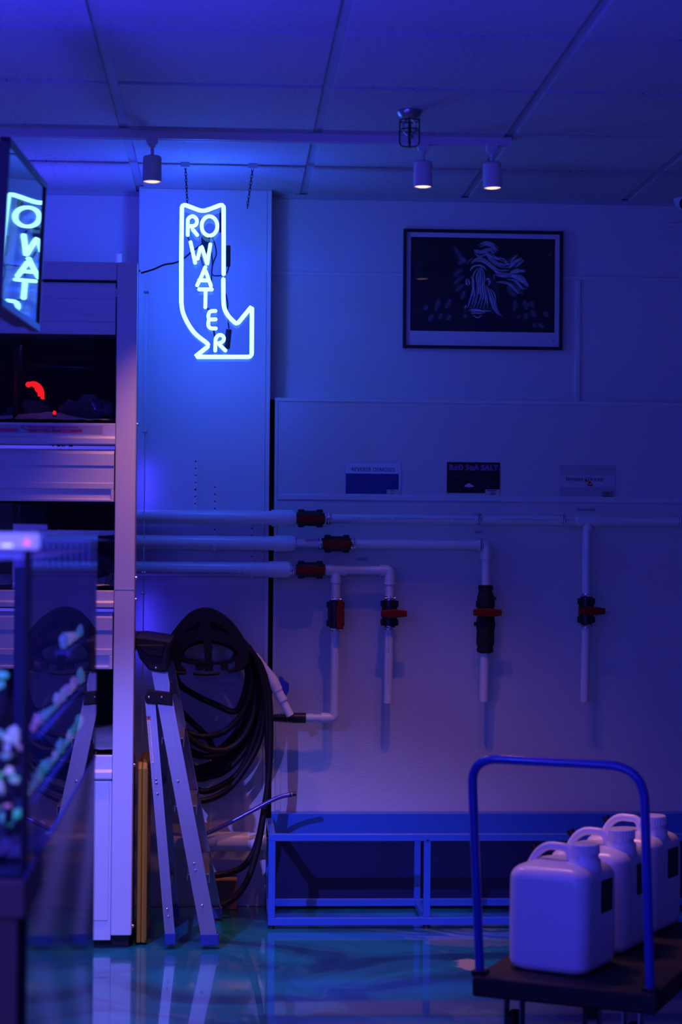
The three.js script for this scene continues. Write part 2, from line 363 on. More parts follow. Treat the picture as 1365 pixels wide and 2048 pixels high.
{ // security camera at the right edge
  const t = thing('security_camera', 'white ball security camera with a black lens up on the wall', 'camera');
  const z = -7.30, c = S(1371, 408, z);
  part('mount', lathe([[0.0001, 0], [0.052, 0], [0.054, 0.006], [0.046, 0.018], [0.0001, 0.022]], V(c.x, c.y + 0.045, z), V(0, 1, 0.0)), M.lampWhite, t);
  part('mount_arm', bx(c.x - 0.012, c.x + 0.012, c.y + 0.02, c.y + 0.05, ZW, z, 0.003), M.lampWhite, t);
  part('ball', new THREE.SphereGeometry(0.043, 28, 20).translate(c.x, c.y + 0.018, z), M.lampWhite, t);
  part('lens', lathe([[0.0001, 0.012], [0.018, 0.010], [0.026, 0], [0.027, -0.014], [0.0001, -0.016]], V(c.x - 0.002, c.y - 0.004, z + 0.034), V(-0.1, -0.35, 1)), M.black, t);
  const e = S(1334, 449, z + 0.02);
  part('antenna', merge([rod(e, V(c.x, e.y + 0.006, z + 0.02), 0.006, 0.0065, 12), rod(V(c.x, e.y + 0.002, z + 0.02), V(c.x, c.y, z), 0.006, 0.008, 10)]), M.lampWhite, t);
  settle(t);
}

// ================================================================ NEON SIGN
const ZS = -6.80;
{
  const t = thing('neon_sign', 'glowing blue neon sign reading RO WATER inside a boot shaped arrow outline', 'neon sign');
  const N = (a, z = ZS) => S(a[0] / 3.9375 + 260, a[1] / 3.9385 + 240, z);
  const glow = new THREE.MeshStandardMaterial({ color: C(0.5, 0.6, 0.7), emissive: C(0.78, 2.5, 2.7), emissiveIntensity: 1, roughness: 0.3 });
  const line = (name, pts, r, rad, label, z = ZS) => part(name, tube(rounded(pts.map(p => N(p, z)), rad), r, 12, 0.006), glow, t, label);
  const R = 0.0072, r = 0.0064;
  const leftCurve = spline([N([405, 1440]), N([416, 1510]), N([440, 1570]), N([475, 1632]), N([512, 1680]), N([555, 1718]), N([592, 1745])], 30);
  const rightCurve = spline([N([737, 1420]), N([742, 1470]), N([756, 1510]), N([780, 1548]), N([812, 1582])], 24);
  const outline = [
    ...rounded([N([739, 1213]), N([739, 660]), N([576, 722]), N([410, 660]), N([405, 1000]), N([405, 1440])], [0, 0.016, 0.018, 0.016, 0.1, 0], 8),
    ...leftCurve.slice(1, -1),
    ...rounded([leftCurve[leftCurve.length - 1], N([626, 1775]), N([512, 1866]), N([960, 1866]), N([962, 1466]), N([843, 1610]), N([812, 1582])], [0, 0.012, 0.004, 0.014, 0.004, 0.018, 0], 8),
    ...rightCurve.reverse().slice(1),
  ];
  outline.push(N([736, 1256]));
  part('outline_tube', tube(outline, R, 12, 0.006), glow, t, 'boot shaped arrow of glowing tube');
  const letter = (l, ...strokes) => part('letter', merge(strokes.map(s => tube(rounded(s.map(p => N(p)), 0.014, 6), r, 10, 0.005))), glow, t, `glowing letter ${l}`);
  letter('R', [[455, 905], [456, 772], [500, 752], [534, 790], [520, 832], [466, 838]], [[495, 862], [530, 905]]);
  { const o = []; for (let i = 0; i <= 40; i++) { const a = -Math.PI / 2 - 0.16 - i / 40 * (Math.PI * 2 - 0.32); o.push(N([627 + 62 * Math.cos(a), 835 - 76 * Math.sin(a)])); } part('letter', tube(o, r, 10, 0.005), glow, t, 'glowing letter O'); }
  letter('W', [[478, 963], [514, 1124]], [[533, 1092], [562, 982], [580, 1040], [606, 1128]], [[634, 980], [610, 1130]]);
  letter('A', [[594, 1160], [556, 1250], [530, 1302]], [[598, 1192], [638, 1304]], [[545, 1262], [618, 1264]]);
  letter('T', [[545, 1334], [645, 1334]], [[597, 1338], [594, 1474]]);
  letter('E', [[674, 1504], [628, 1505], [616, 1545], [622, 1572], [675, 1570]], [[622, 1576], [614, 1615], [632, 1642], [676, 1642]]);
  letter('R', [[672, 1815], [674, 1720], [704, 1686], [744, 1706], [738, 1745], [690, 1762]], [[712, 1776], [752, 1815]]);
  // clear backing sheet and its glass stand-offs
  const zb = ZS - 0.055, a = S(350, 402, zb), b = S(520, 726, zb);
  part('backing_sheet', new THREE.PlaneGeometry(b.x - a.x, a.y - b.y).translate((a.x + b.x) / 2, (a.y + b.y) / 2, zb), M.acrylic, t, 'clear acrylic backing');
  const post = (p) => { const q = N(p), e = q.clone(); e.z = zb; const g = new THREE.TorusGeometry(0.0105, 0.0016, 6, 16); g.rotateX(Math.PI / 2); g.translate(q.x, q.y, q.z); part('tube_support', merge([rod(e, q.clone().setZ(ZS - 0.008), 0.005, 0.004, 10), g]), M.acrylic, t); };
  [[405, 878], [620, 690], [497, 1032], [596, 1402], [958, 1577], [733, 1862], [405, 1200], [600, 752]].forEach(post);
  // blacked-out links between letters
  const boot = (...p) => part('black_sleeve', tube(p.map(q => N(q, ZS - 0.006)), 0.0035, 8, 0.01), M.black, t);
  boot([455, 912], [462, 940], [478, 960]); boot([595, 1475], [615, 1488], [640, 1505]); boot([660, 1645], [664, 1680], [672, 1720]); boot([530, 1305], [525, 1320], [545, 1334]); boot([560, 1085], [575, 1140], [594, 1160]);
  // supply: transformer behind, leads, plug
  const zt = ZS - 0.075; const bt = (n, p, q, d, rr = 0.006) => { const A = N(p, zt), B = N(q, zt); return part(n, bx(A.x, B.x, B.y, A.y, zt - d, zt, rr, 2), M.deadBlack, t); };
  bt('transformer', [563, 905], [632, 1040], 0.035);
  bt('lead_block', [706, 705], [728, 880], 0.025, 0.004);
  bt('wall_plug', [757, 985], [792, 1150], 0.03, 0.004);
  const A = N([770, 1720], zt); part('inline_driver', rod(N([781, 1650], zt), N([760, 1800], zt), 0.010, 0.0125, 14), M.deadBlack, t);
  const cord = (...p) => part('cord', tube(spline(p.map(q => N(q, zt + 0.004)), 40), 0.0026, 7, 0.008), M.deadBlack, t);
  cord([650, 920], [675, 1000], [680, 1060], [655, 1130], [650, 1220], [735, 1225]);
  cord([780, 1150], [770, 1190], [752, 1220], [740, 1300], [770, 1440], [768, 1520], [780, 1640]);
  cord([640, 1040], [650, 1120], [645, 1200], [640, 1300]);
  const k1 = N([560, 985], zt), k2 = S(283, 546, -7.0);
  part('power_cord', tube(spline([k1, N([480, 1045], zt - 0.02), N([405, 1105], zt - 0.04), N([345, 1128], zt - 0.06), N([270, 1140], zt - 0.08), N([190, 1175], zt - 0.1), k2], 50), 0.0032, 8, 0.01), M.deadBlack, t, 'dark cord running to the rack');
  settle(t);
  // light of the tubes: lamps just in front of the glowing glass
  for (const p of [[456, 840], [565, 835], [496, 1045], [575, 1205], [596, 1410], [616, 1600], [673, 1770], [500, 1060]]) {
    const q = N(p), l = new THREE.PointLight(NEON, LEVEL.neon / 8, 0, 2); l.position.copy(q); l.shadow.radius = 0.3; l.castShadow = true; scene.add(l);
  }
}
// chains from the ceiling grid
function chain(top, bottom, label) {
  const t = thing('chain', label, 'chain', 'chains holding the neon sign');
  part('ceiling_clip', bx(top.x - 0.016, top.x + 0.016, CEIL - 0.018, CEIL + 0.004, top.z - 0.004, top.z + 0.004, 0.001), M.lampWhite, t);
  const n = Math.round(top.distanceTo(bottom) / 0.0125), link = new THREE.TorusGeometry(0.0047, 0.0013, 6, 16); link.scale(0.78, 1.65, 1);
  for (let i = 0; i < n; i++) { const p = top.clone().lerp(bottom, (i + 0.5) / n); const m = part('link', link, M.black, t); m.position.copy(p); m.rotation.set(0, i % 2 ? 1.25 : -0.3, Math.atan2(bottom.x - top.x, top.y - bottom.y) + rnd(-0.15, 0.15)); }
  settle(t);
}
chain(S(371, 332, ZS + 0.045), S(375, 408, ZS - 0.05), 'dark chain at the upper left corner of the neon sign');
chain(S(506, 336, ZS + 0.045), S(495, 416, ZS - 0.05), 'dark chain at the right of the neon sign, ending in the open');

// ================================================================ TELEVISION
{
  const t = thing('television', 'black flat television hung high at the left, its screen mirroring the neon sign', 'television');
  const w = 0.60, h = 0.385, al = 2.8 * Math.PI / 180, tilt = 2.3 * Math.PI / 180;
  const c = S(47, 481, -4.8); t.position.copy(c); t.rotation.order = 'YXZ'; t.rotation.set(tilt, Math.PI / 2 - al, 0);
  part('bezel', merge([bx(-w / 2, w / 2, h / 2 - 0.014, h / 2, -0.018, 0.006, 0.002), bx(-w / 2, w / 2, -h / 2, -h / 2 + 0.020, -0.018, 0.006, 0.002), bx(-w / 2, -w / 2 + 0.012, -h / 2, h / 2, -0.018, 0.006, 0.002), bx(w / 2 - 0.012, w / 2, -h / 2, h / 2, -0.018, 0.006, 0.002)]), M.black, t);
  part('back_shell', slab([[-w / 2 + 0.01, -h / 2 + 0.01], [w / 2 - 0.01, -h / 2 + 0.01], [w / 2 - 0.01, h / 2 - 0.01], [-w / 2 + 0.01, h / 2 - 0.01]], -0.07, -0.010, 0.012), M.black, t);
  const g = new THREE.PlaneGeometry(w - 0.02, h - 0.03, 48, 8), p = g.attributes.position, RAD = 50;
  const nn = g.attributes.normal;
  for (let i = 0; i < p.count; i++) { const x = p.getX(i); p.setZ(i, x * x / (2 * RAD)); const v = V(-x / RAD, 0, 1).normalize(); nn.setXYZ(i, v.x, v.y, v.z); }
  part('screen', g, phy(0.004, 0.005, 0.008, 0.03, { clearcoat: 1, clearcoatRoughness: 0.015, ior: 2.0 }), t, 'glossy dark screen');
  part('ceiling_mount', merge([rod(V(-0.1, 0, -0.065), V(-0.1, 0, -0.36), 0.016), rod(V(-0.1, -0.02, -0.36), V(-0.1, 0.545, -0.36), 0.018)]), M.black, t);
}

// ================================================================ AQUARIUM RACK (left)
const ZR = -6.54;
{
  const Y = py => S(150, py, ZR).y, X = px => S(px, 1200, ZR).x;
  const xa = -1.40, xc = X(228), xd = X(269), zb = -7.20;
  const t = thing('aquarium_rack', 'tall white aquarium rack of three stacked tanks with fold-down hoods and a cabinet below', 'aquarium rack');
  part('column', bx(xc, xd, 0.045, Y(523), ZR - 0.05, ZR, 0.004, 2), M.whitePaint, t);
  part('column', bx(xa - 0.07, xa, 0.045, Y(523), ZR - 0.05, ZR, 0.004, 2), M.whitePaint, t);
  part('column_joint', bx(xc + 0.0005, xd - 0.0005, Y(1179), Y(1177.5), ZR - 0.002, ZR + 0.0008, 0), M.pvcDim, t);
  part('header', bx(xa, xc - 0.0005, Y(559), Y(523), ZR - 0.03, ZR - 0.001, 0.003), M.whitePaint, t);
  const glossy = phy(0.16, 0.18, 0.24, 0.06, { clearcoat: 1, clearcoatRoughness: 0.02 });
  part('side_panel', bx(xd - 0.004, xd + 0.002, 0.05, Y(527), zb, ZR - 0.052, 0.001), glossy, t, 'glossy side sheet');
  part('side_edge', bx(xd - 0.004, xd + 0.004, 0.05, Y(527), zb - 0.006, zb, 0.001), M.whitePaint, t);
  part('far_side_panel', bx(xa - 0.06, xa - 0.052, 0.05, Y(527), zb, ZR - 0.05, 0.001), M.whitePaint, t);
  part('rear_panel', bx(xa - 0.06, xd - 0.006, 0.05, Y(545), zb - 0.006, zb, 0.001), M.black, t);
  part('gap_blocker', bx(xa + 0.002, xc - 0.002, Y(572), Y(552), ZR - 0.045, ZR - 0.034, 0.001), M.blackMatte, t);  // black strip added to block the canopy glow in this gap
  // hood doors: front profile carried along the rack
  const hood = (p0, p1, label) => {
    const y1 = Y(p0), h = y1 - Y(p1), q = f => y1 - f * h;
    const pr = [[0, q(1)], [0.022, q(1)], [0.024, q(0.985)], [0.024, q(0.955)], [0.017, q(0.945)], [0.017, q(0.765)], [0.0235, q(0.75)], [0.0235, q(0.65)], [0.0205, q(0.642)], [0.0205, q(0.318)], [0.0235, q(0.31)], [0.0235, q(0.09)], [0.019, q(0.03)], [0.010, q(0.0)], [0, q(0)]].map(([z, y]) => [ZR - 0.012 + z - 0.008, y]);
    const d = part('hood_door', run(pr, xa + 0.002, xc - 0.004), M.whitePaint, t, label);
    part('door_end', bx(xc - 0.013, xc - 0.0035, q(1), q(0.76), ZR - 0.02, ZR + 0.0045, 0.0015), M.whitePaint, d);
    return d;
  };
  hood(564, 668); hood(898, 1003); hood(1225, 1338);
  const ledge = (p0, p1, n) => {
    const y1 = Y(p0), h = y1 - Y(p1), q = f => y1 - f * h;
    const pr = [[-0.02, q(1)], [0.012, q(1)], [0.014, q(0.95)], [0.014, q(0.72)], [0.008, q(0.66)], [0.004, q(0.60)], [0.004, q(0.03)], [0.002, q(0)], [-0.02, q(0)]].map(([z, y]) => [ZR - 0.006 + z, y]);
    return part('tank_ledge', run(pr, xa + 0.002, xc - 0.001), M.whitePaint, t);
  };
  const led1 = ledge(846, 889); ledge(1181, 1215); ledge(1511, 1558);
  { // printed price strip on the upper ledge
    const cv = document.createElement('canvas'); cv.width = 512; cv.height = 48; const g = cv.getContext('2d');
    g.fillStyle = '#b8b0b8'; g.fillRect(0, 0, 512, 48);
    g.fillStyle = '#e0507c'; g.fillRect(0, 20, 90, 20); g.fillRect(140, 6, 250, 12); g.fillRect(140, 22, 270, 20);
    g.fillStyle = '#2a1a30'; g.font = 'bold 15px sans-serif';
    for (const [x, y, w] of [[100, 6, 22], [100, 15, 24], [118, 24, 26], [128, 8, 14], [222, 22, 22], [226, 34, 20], [256, 17, 14], [346, 26, 30], [352, 34, 26], [388, 20, 20], [378, 30, 34]]) g.fillRect(x, y, w, 3);
    g.fillText('FISH', 152, 38); g.fillText('$', 262, 38); g.fillText('LIVE', 272, 38);
    const tx = new THREE.CanvasTexture(cv); tx.colorSpace = THREE.SRGBColorSpace;
    const a = S(0, 849, ZR), b = S(205, 868, ZR);
    part('price_strip', new THREE.PlaneGeometry(b.x - a.x, a.y - b.y).translate((a.x + b.x) / 2, (a.y + b.y) / 2, ZR - 0.006 + 0.0046), new THREE.MeshStandardMaterial({ map: tx, roughness: 0.5 }), led1, 'printed price strip');
  }
  // glowing strips stand in for lamp light leaking above the lower two hoods
  const strip = new THREE.MeshStandardMaterial({ color: C(0.1, 0.1, 0.3), emissive: C(0.10, 0.07, 0.95), emissiveIntensity: 0.75 });
  part('leak_glow', bx(xa + 0.01, xc - 0.003, Y(897.5), Y(891), ZR - 0.03, ZR - 0.022, 0.001), strip, t, 'thin blue glow standing in for light leaking through the gap');
  for (const [p, w] of [[101, 3], [110, 7], [119, 3], [123, 3], [134, 8]]) part('gap_tab', bx(X(p), X(p + w), Y(893), Y(889), ZR - 0.022, ZR - 0.012, 0.001), M.black, t);
  part('leak_glow', bx(xa + 0.01, xc - 0.003, Y(1224), Y(1218), ZR - 0.03, ZR - 0.022, 0.001), strip, t);
  // cabinet
  part('cabinet_panel', bx(xa, xc - 0.0008, Y(1882), Y(1559), ZR - 0.03, ZR - 0.006, 0.003), M.whitePaint, t);
  part('cabinet_door', bx(xa + 0.05, X(222), Y(1842), Y(1564), ZR - 0.012, ZR - 0.003, 0.002), M.whitePaint, t);
  part('toe_kick', bx(xa - 0.06, xd - 0.01, 0, 0.05, zb, ZR - 0.03, 0.001), M.black, t);
  // bolts along the column edge and the side sheet
  const bolt = (p, dir) => part('bolt', merge([rod(p, p.clone().addScaledVector(dir, 0.005), 0.0058, 0.0058, 12), rod(p.clone().addScaledVector(dir, 0.005), p.clone().addScaledVector(dir, 0.008), 0.004, 0.0025, 12)]), M.chrome, t);
  for (const py of [849, 1156, 1199, 1530, 1852]) { const p = S(269, py, ZR - 0.03); p.x = xd + 0.001; bolt(p, V(1, 0, 0)); }
  for (const py of [585, 864, 1145, 1186]) { const p = S(284, py, zb - 0.004); p.x = xd + 0.003; p.z = zb + 0.012; bolt(p, V(1, 0, 0)); const q = p.clone(); q.z = zb - 0.014; bolt(q, V(1, 0, 0)); }
  const rear = new THREE.MeshStandardMaterial({ color: C(0.1, 0.1, 0.3), emissive: VIOLET, emissiveIntensity: 1 }), rearAt = [];  // unseen strips added to throw leaked blue patches on the pilaster
  for (const [a, b] of [[925, 1015], [1195, 1325]]) { const y0 = S(280, b, zb).y, y1 = S(280, a, zb).y; part('added_rear_glow', bx(xd - 0.05, xd - 0.036, y0, y1, zb - 0.030, zb - 0.018, 0.002), rear, t, 'unseen glow strip added behind the rack'); rearAt.push([y0, y1]); }
  // canopy lamp lying on top, shining up
  part('canopy_lamp', bx(xa + 0.05, xc - 0.05, Y(545), Y(545) + 0.018, -6.98, -6.90, 0.004), new THREE.MeshStandardMaterial({ color: C(0.1, 0.1, 0.3), emissive: VIOLET, emissiveIntensity: 1.2 }), t, 'lamp lying on top of the rack');
  settle(t);
  areaLight(CANOPY, LEVEL.rackTop, xc - xa - 0.1, 0.08, V((xa + xc) / 2, Y(545) + 0.022, -6.94), V((xa + xc) / 2, 4, -6.90));
  for (const [y0, y1] of rearAt) areaLight(new THREE.Color().setRGB(0.05, 0.03, 1), LEVEL.rear, 0.012, y1 - y0, V(xd - 0.033, (y0 + y1) / 2, zb - 0.024), V(xd + 1, (y0 + y1) / 2, zb - 0.034));
  { const b = thing('pipe_stub', 'short white pipe end standing up behind the rack top', 'pipe'); const p = S(237, 520, -7.1); part('pipe', rod(V(p.x, Y(548), -7.1), V(p.x, S(237, 508, -7.1).y, -7.1), 0.0125, 0.0125, 20), M.pvc, b); settle(b); }

  // the three tanks
  const tankGlass = phy(1, 1, 1, 0, { transmission: 1, thickness: 0, ior: 1.33 });
  const tank = (p0, p1, label, sandTop, seedNo) => {
    const a = thing('aquarium', label, 'aquarium');
    const y0 = Y(p1) + 0.001, y1 = Y(p0) - 0.001, z1 = ZR - 0.036, z0 = -7.17, x0 = xa + 0.02, x1 = xc + 0.015;
    part('front_pane', bx(x0, x1, y0, y1, z1 - 0.001, z1, 0), tankGlass, a);
    part('back_panel', bx(x0, x1, y0, y1, z0, z0 + 0.006, 0), M.blackMatte, a);
    part('side_panel', bx(x1 - 0.004, x1, y0, y1, z0 + 0.006, z1 - 0.0015, 0), M.blackMatte, a);
    part('side_panel', bx(x0, x0 + 0.004, y0, y1, z0 + 0.006, z1 - 0.0015, 0), M.blackMatte, a);
    part('divider', bx(X(20) - 0.001, X(20) + 0.001, y0 + 0.002, y1, z1 - 0.3, z1 - 0.002, 0), M.blackMatte, a);
    part('lid', bx(x0, x1, y1 - 0.006, y1, z0 + 0.007, z1 - 0.002, 0), M.blackMatte, a);
    // sand, banked up in waves
    const g = new THREE.PlaneGeometry(x1 - x0 - 0.01, z1 - z0 - 0.012, 90, 34); g.rotateX(-Math.PI / 2); const p = g.attributes.position;
    for (let i = 0; i < p.count; i++) { const x = p.getX(i), z = p.getZ(i); const back = 0.5 - z / (z1 - z0); p.setY(i, sandTop * (0.25 + 0.75 * Math.min(1, back * 3) * (0.65 + 0.9 * noise.noise(x * 5 + seedNo, z * 3, seedNo)) + 0.10 * noise.noise(x * 30, z * 30, seedNo))); }
    g.computeVertexNormals(); metreUV(g); g.translate((x0 + x1) / 2, y0, (z0 + z1) / 2 - 0.002); part('sand_bed', g, M.sand, a);
    settle(a);
    return { y0, y1, z0, z1, x0, x1 };
  };
  const k1 = tank(669, 845, 'dark top tank of the rack with a glowing red reflection shape over banked sand', 0.042, 3);
  const k2 = tank(1004, 1180, 'dark middle tank of the rack with a streak of light at its water line', 0.05, 8);
  const k3 = tank(1339, 1510, 'dark lowest tank of the rack, its corner showing speckled sand', 0.055, 14);
  for (const [k, f] of [[k1, 1], [k2, 0.5], [k3, 1]]) areaLight(VIOLET, LEVEL.rackTank * f * 6, 0.7, 0.05, V((k.x1 - 0.42), k.y1 - 0.012, k.z1 - 0.22), V((k.x1 - 0.42), k.y0, k.z1 - 0.26));
  { // rippled water surface catching the lamp
    const g = new THREE.PlaneGeometry(k2.x1 - k2.x0 - 0.02, 0.5, 80, 30); g.rotateX(-Math.PI / 2); const p = g.attributes.position;
    for (let i = 0; i < p.count; i++) p.setY(i, 0.004 * noise.noise(p.getX(i) * 26, p.getZ(i) * 20, 4));
    g.computeVertexNormals(); g.translate((k2.x0 + k2.x1) / 2, S(180, 1049, k2.z1).y, -6.85);
    const w = thing('water_surface', 'rippled water line glinting across the middle tank of the rack', 'water'); part('water', g, phy(0.5, 0.6, 1, 0.05, { transmission: 1, thickness: 0, ior: 1.33 }), w); w.userData.kind = 'stuff'; settle(w);
  }
  const redGlow = new THREE.MeshStandardMaterial({ color: C(0.6, 0.02, 0.01), emissive: C(1.0, 0.012, 0.008), emissiveIntensity: 0.9, roughness: 0.5 });
  { // red glowing shape standing in for a reflection in the tank glass
    const f = thing('red_reflection', 'curled red glow standing in for a reflection in the glass of the top rack tank', 'red_reflection'); const z = k1.z1 - 0.12, q = (a, b) => S(20 + a / 6.2, 720 + b / 6.2, z);
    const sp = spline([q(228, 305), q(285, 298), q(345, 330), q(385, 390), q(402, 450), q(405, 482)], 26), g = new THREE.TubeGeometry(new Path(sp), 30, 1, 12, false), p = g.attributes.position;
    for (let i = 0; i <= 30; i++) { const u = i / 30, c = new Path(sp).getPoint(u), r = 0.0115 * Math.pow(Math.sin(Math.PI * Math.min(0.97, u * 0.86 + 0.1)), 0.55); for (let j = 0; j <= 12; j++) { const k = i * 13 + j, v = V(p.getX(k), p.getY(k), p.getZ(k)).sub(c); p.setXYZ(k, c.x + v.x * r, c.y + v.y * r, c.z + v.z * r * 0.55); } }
    g.computeVertexNormals(); part('body', g, redGlow, f);
    part('head', new THREE.SphereGeometry(0.0098, 14, 10).scale(1, 1, 0.6).translate(sp[0].x, sp[0].y, sp[0].z), redGlow, f);
    part('reflection_tail', slab([q(370, 470), q(404, 455), q(440, 482), q(400, 490)], z - 0.0015, z + 0.0015, 0.0004), redGlow, f);
    part('reflection_stroke', tube([q(318, 340), q(325, 378), q(352, 398), q(360, 440)], 0.004, 8, 0.004), redGlow, f);
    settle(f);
    const s = thing('coral', 'small red glowing coral nub on the sand of the top tank', 'coral'); const n = S(109, 826, k1.z1 - 0.06); const lg = lump(0.006, 3, 0.4, 1.35); lg.translate(n.x, n.y, n.z); part('coral_head', lg, redGlow, s); const lg2 = lump(0.007, 2, 0.4, 0.6); lg2.translate(n.x, n.y - 0.009, n.z); part('coral_foot', lg2, M.rock, s); settle(s);
  }
  const stones = [[k1, 60, 0.06, 0.35, -0.3, 'dark rock at the back of the top rack tank, left of the red reflection'], [k1, 170, 0.07, 0.3, -0.25, 'dark rock at the back of the top rack tank, near the white column'], [k2, 200, 0.075, 0.45, -0.3, 'dark rock in the middle rack tank beside the white column'], [k3, 100, 0.07, 0.5, -0.32, 'dark rock in the lowest rack tank']];
  for (const [k, px, r, f, dz, label] of stones) { const o = thing('rock', label, 'rock'); const p = S(px, 800, k.z1 + dz); const g = lump(r, 4, 0.5, 0.8, 2, 1.3); g.translate(p.x, k.y0 + r * 0.62, k.z1 + dz); part('stone', g, M.rock, o); settle(o); }
  { const o = thing('sea_plant', 'dark leaf shaped plant leaning at the right end of the middle rack tank', 'plant'); const z = k2.z1 - 0.04, q = (a, b) => S(a / 3.41, 640 + b / 3.41, z); part('leaf', slab([q(712, 1805), q(722, 1770), q(742, 1735), q(770, 1715), q(778, 1740), q(760, 1785), q(730, 1808)], z - 0.006, z + 0.002, 0.002), M.black, o); part('leaf_base', lump(0.012, 2, 0.3, 0.4, 2, 1.8).translate(q(735, 1822).x, q(735, 1822).y, z - 0.004), M.rock, o); settle(o); }
}

// ================================================================ DISPLAY TANK IN FRONT, LEFT
const XT = -0.325;
{
  const z1 = -3.25, z0 = -4.96, yb = SX(130, 1622, XT).y, yt = 1.378, x0 = -1.05;
  const st = thing('tank_stand', 'dark glossy sided cabinet under the front display tank at the left', 'cabinet');
  const panel = phy(0.03, 0.024, 0.05, 0.07, { ior: 1.38 });
  const ledgeH = 0.062;
  part('top_board', bx(x0, XT, yb - ledgeH, yb - 0.001, z1 - 0.3, z1 + 0.012, 0.003), std(0.20, 0.11, 0.075, 0.6), st);
  part('side_panel', bx(XT - 0.012, XT - 0.0005, 0.0, yb - 0.001, z0, z1 - 0.301, 0.0005), panel, st, 'mirror-gloss side panel');
  part('front_door', bx(x0, S(35, 1900, z1).x, 0.02, yb - ledgeH - 0.004, z1 - 0.02, z1 - 0.002, 0.003), std(0.17, 0.095, 0.065, 0.6), st);
  part('front_post', bx(S(35, 1900, z1).x + 0.001, XT - 0.010, 0.02, yb - ledgeH - 0.001, z1 - 0.04, z1 - 0.012, 0.002), M.blackMatte, st);
  part('side_panel', bx(XT - 0.0125, XT - 0.0005, 0.0, yb - ledgeH - 0.001, z1 - 0.3005, z1 - 0.0415, 0.0005), panel, st);
  part('far_panel', bx(x0, XT - 0.013, 0, yb - 0.001, z0, z0 + 0.012, 0.001), M.blackMatte, st);
  part('deck', bx(x0, XT - 0.013, yb - 0.02, yb - 0.001, z0 + 0.013, z1 - 0.301, 0.001), M.blackMatte, st);
  settle(st);
  const tk = thing('display_tank', 'large rimless glass reef tank standing at the left, close to the camera', 'aquarium');
  const pane = (n, w, h, at, ry, m = M.glass) => { const g = new THREE.PlaneGeometry(w, h); g.rotateY(ry); g.translate(at.x, at.y, at.z); return part(n, g, m, tk); };
  const ym = (yb + yt) / 2, hh = yt - yb;
  pane('side_pane', z1 - z0, hh, V(XT, ym, (z0 + z1) / 2), Math.PI / 2);
  pane('front_pane', XT - x0, hh, V((XT + x0) / 2, ym, z1), 0);
  pane('far_pane', XT - x0, hh, V((XT + x0) / 2, ym, z0), 0);
  part('floor_pane', bx(x0, XT - 0.001, yb, yb + 0.008, z0 + 0.001, z1 - 0.001, 0.001), std(0.02, 0.025, 0.05, 0.3), tk);
  part('bottom_edge', bx(XT - 0.0005, XT + 0.0015, yb + 0.0005, yb + 0.0085, z0, z1, 0.0005), std(0.16, 0.22, 0.7, 0.3), tk, 'blue lower edge');
  part('corner_seam', bx(S(43, 1400, z1).x, S(58, 1400, z1).x, yb + 0.009, yt - 0.022, z1 - 0.025, z1 - 0.004, 0.003), M.black, tk, 'black silicone corner');
  const dimWater = std(0.012, 0.016, 0.075, 0.35);  // dark block added for the dim blue seen through the water
  part('dim_water_block', bx(XT - 0.185, XT - 0.003, yb + 0.0085, 1.292, z0 + 0.003, z0 + 0.20, 0.004), dimWater, tk, 'dark blue block added for the dim view through the water');
  const milkyComb = phy(0.45, 0.5, 0.85, 0.55, { transmission: 0.35, thickness: 0, ior: 1.3 });  // pale teeth and rim added for the milky reflection under the rim
  for (let i = 0; i < 13; i++) part('milky_tooth', bx(XT - 0.183 + i * 0.0142, XT - 0.183 + i * 0.0142 + 0.0095, 1.293, 1.352, z0 + 0.190, z0 + 0.1985, 0.001), milkyComb, tk);
  part('milky_rim', merge([bx(XT - 0.185, XT - 0.003, 1.352, 1.362, z0 + 0.186, z0 + 0.2, 0.002), bx(XT - 0.010, XT - 0.003, 1.293, 1.362, z0 + 0.003, z0 + 0.185, 0.002)]), milkyComb, tk);
  { // water surface
    const g = new THREE.PlaneGeometry(XT - x0 - 0.006, z1 - z0 - 0.006, 30, 90); g.rotateX(-Math.PI / 2); const p = g.attributes.position;
    for (let i = 0; i < p.count; i++) p.setY(i, 0.0035 * noise.noise(p.getX(i) * 20, p.getZ(i) * 14, 2)); g.computeVertexNormals();
    g.translate((XT + x0) / 2, 1.335, (z0 + z1) / 2); part('water_surface', g, phy(0.8, 0.86, 1, 0.25, { transmission: 0.75, thickness: 0, ior: 1.33 }), tk);
  }
  part('light_bar', bx(x0, S(80, 1080, z1).x, 1.3525, 1.3795, z1 + 0.002, z1 + 0.014, 0.004, 2), new THREE.MeshStandardMaterial({ color: C(0.6, 0.6, 0.8), emissive: C(0.22, 0.20, 0.95), emissiveIntensity: 0.85, roughness: 0.3 }), tk, 'glowing light bar along the front rim');
  { const p = S(54, 1085, z1 + 0.016), m = new THREE.MeshStandardMaterial({ color: C(0.5, 0.1, 0.2), emissive: C(1.0, 0.12, 0.4), emissiveIntensity: 1.3 }); part('status_light', new THREE.SphereGeometry(0.0045, 12, 8).translate(p.x, p.y, p.z), m, tk, 'pink indicator light'); }
  for (const px of [4, 11, 16, 22]) { const p = S(px, 1091, z1 + 0.0145); part('diode', new THREE.SphereGeometry(0.0022, 8, 6).translate(p.x, p.y, p.z), new THREE.MeshStandardMaterial({ emissive: C(0.9, 0.85, 1.6), emissiveIntensity: 1 }), tk); }
  settle(tk);
  areaLight(BLUE, 1.0, 0.6, 0.02, V(-0.65, 1.36, z1 + 0.02), V(-0.65, 1.2, z1 + 3));
  // reef lamp hung over the tank, beyond the left edge of the picture
  const rl = thing('reef_lamp', 'flat reef lamp hung over the front display tank', 'light');
  const L = V(-0.80, 1.62, -3.62);
  part('housing', bx(L.x - 0.1, L.x + 0.1, L.y + 0.012, L.y + 0.05, L.z - 0.3, L.z + 0.3, 0.006), M.black, rl);
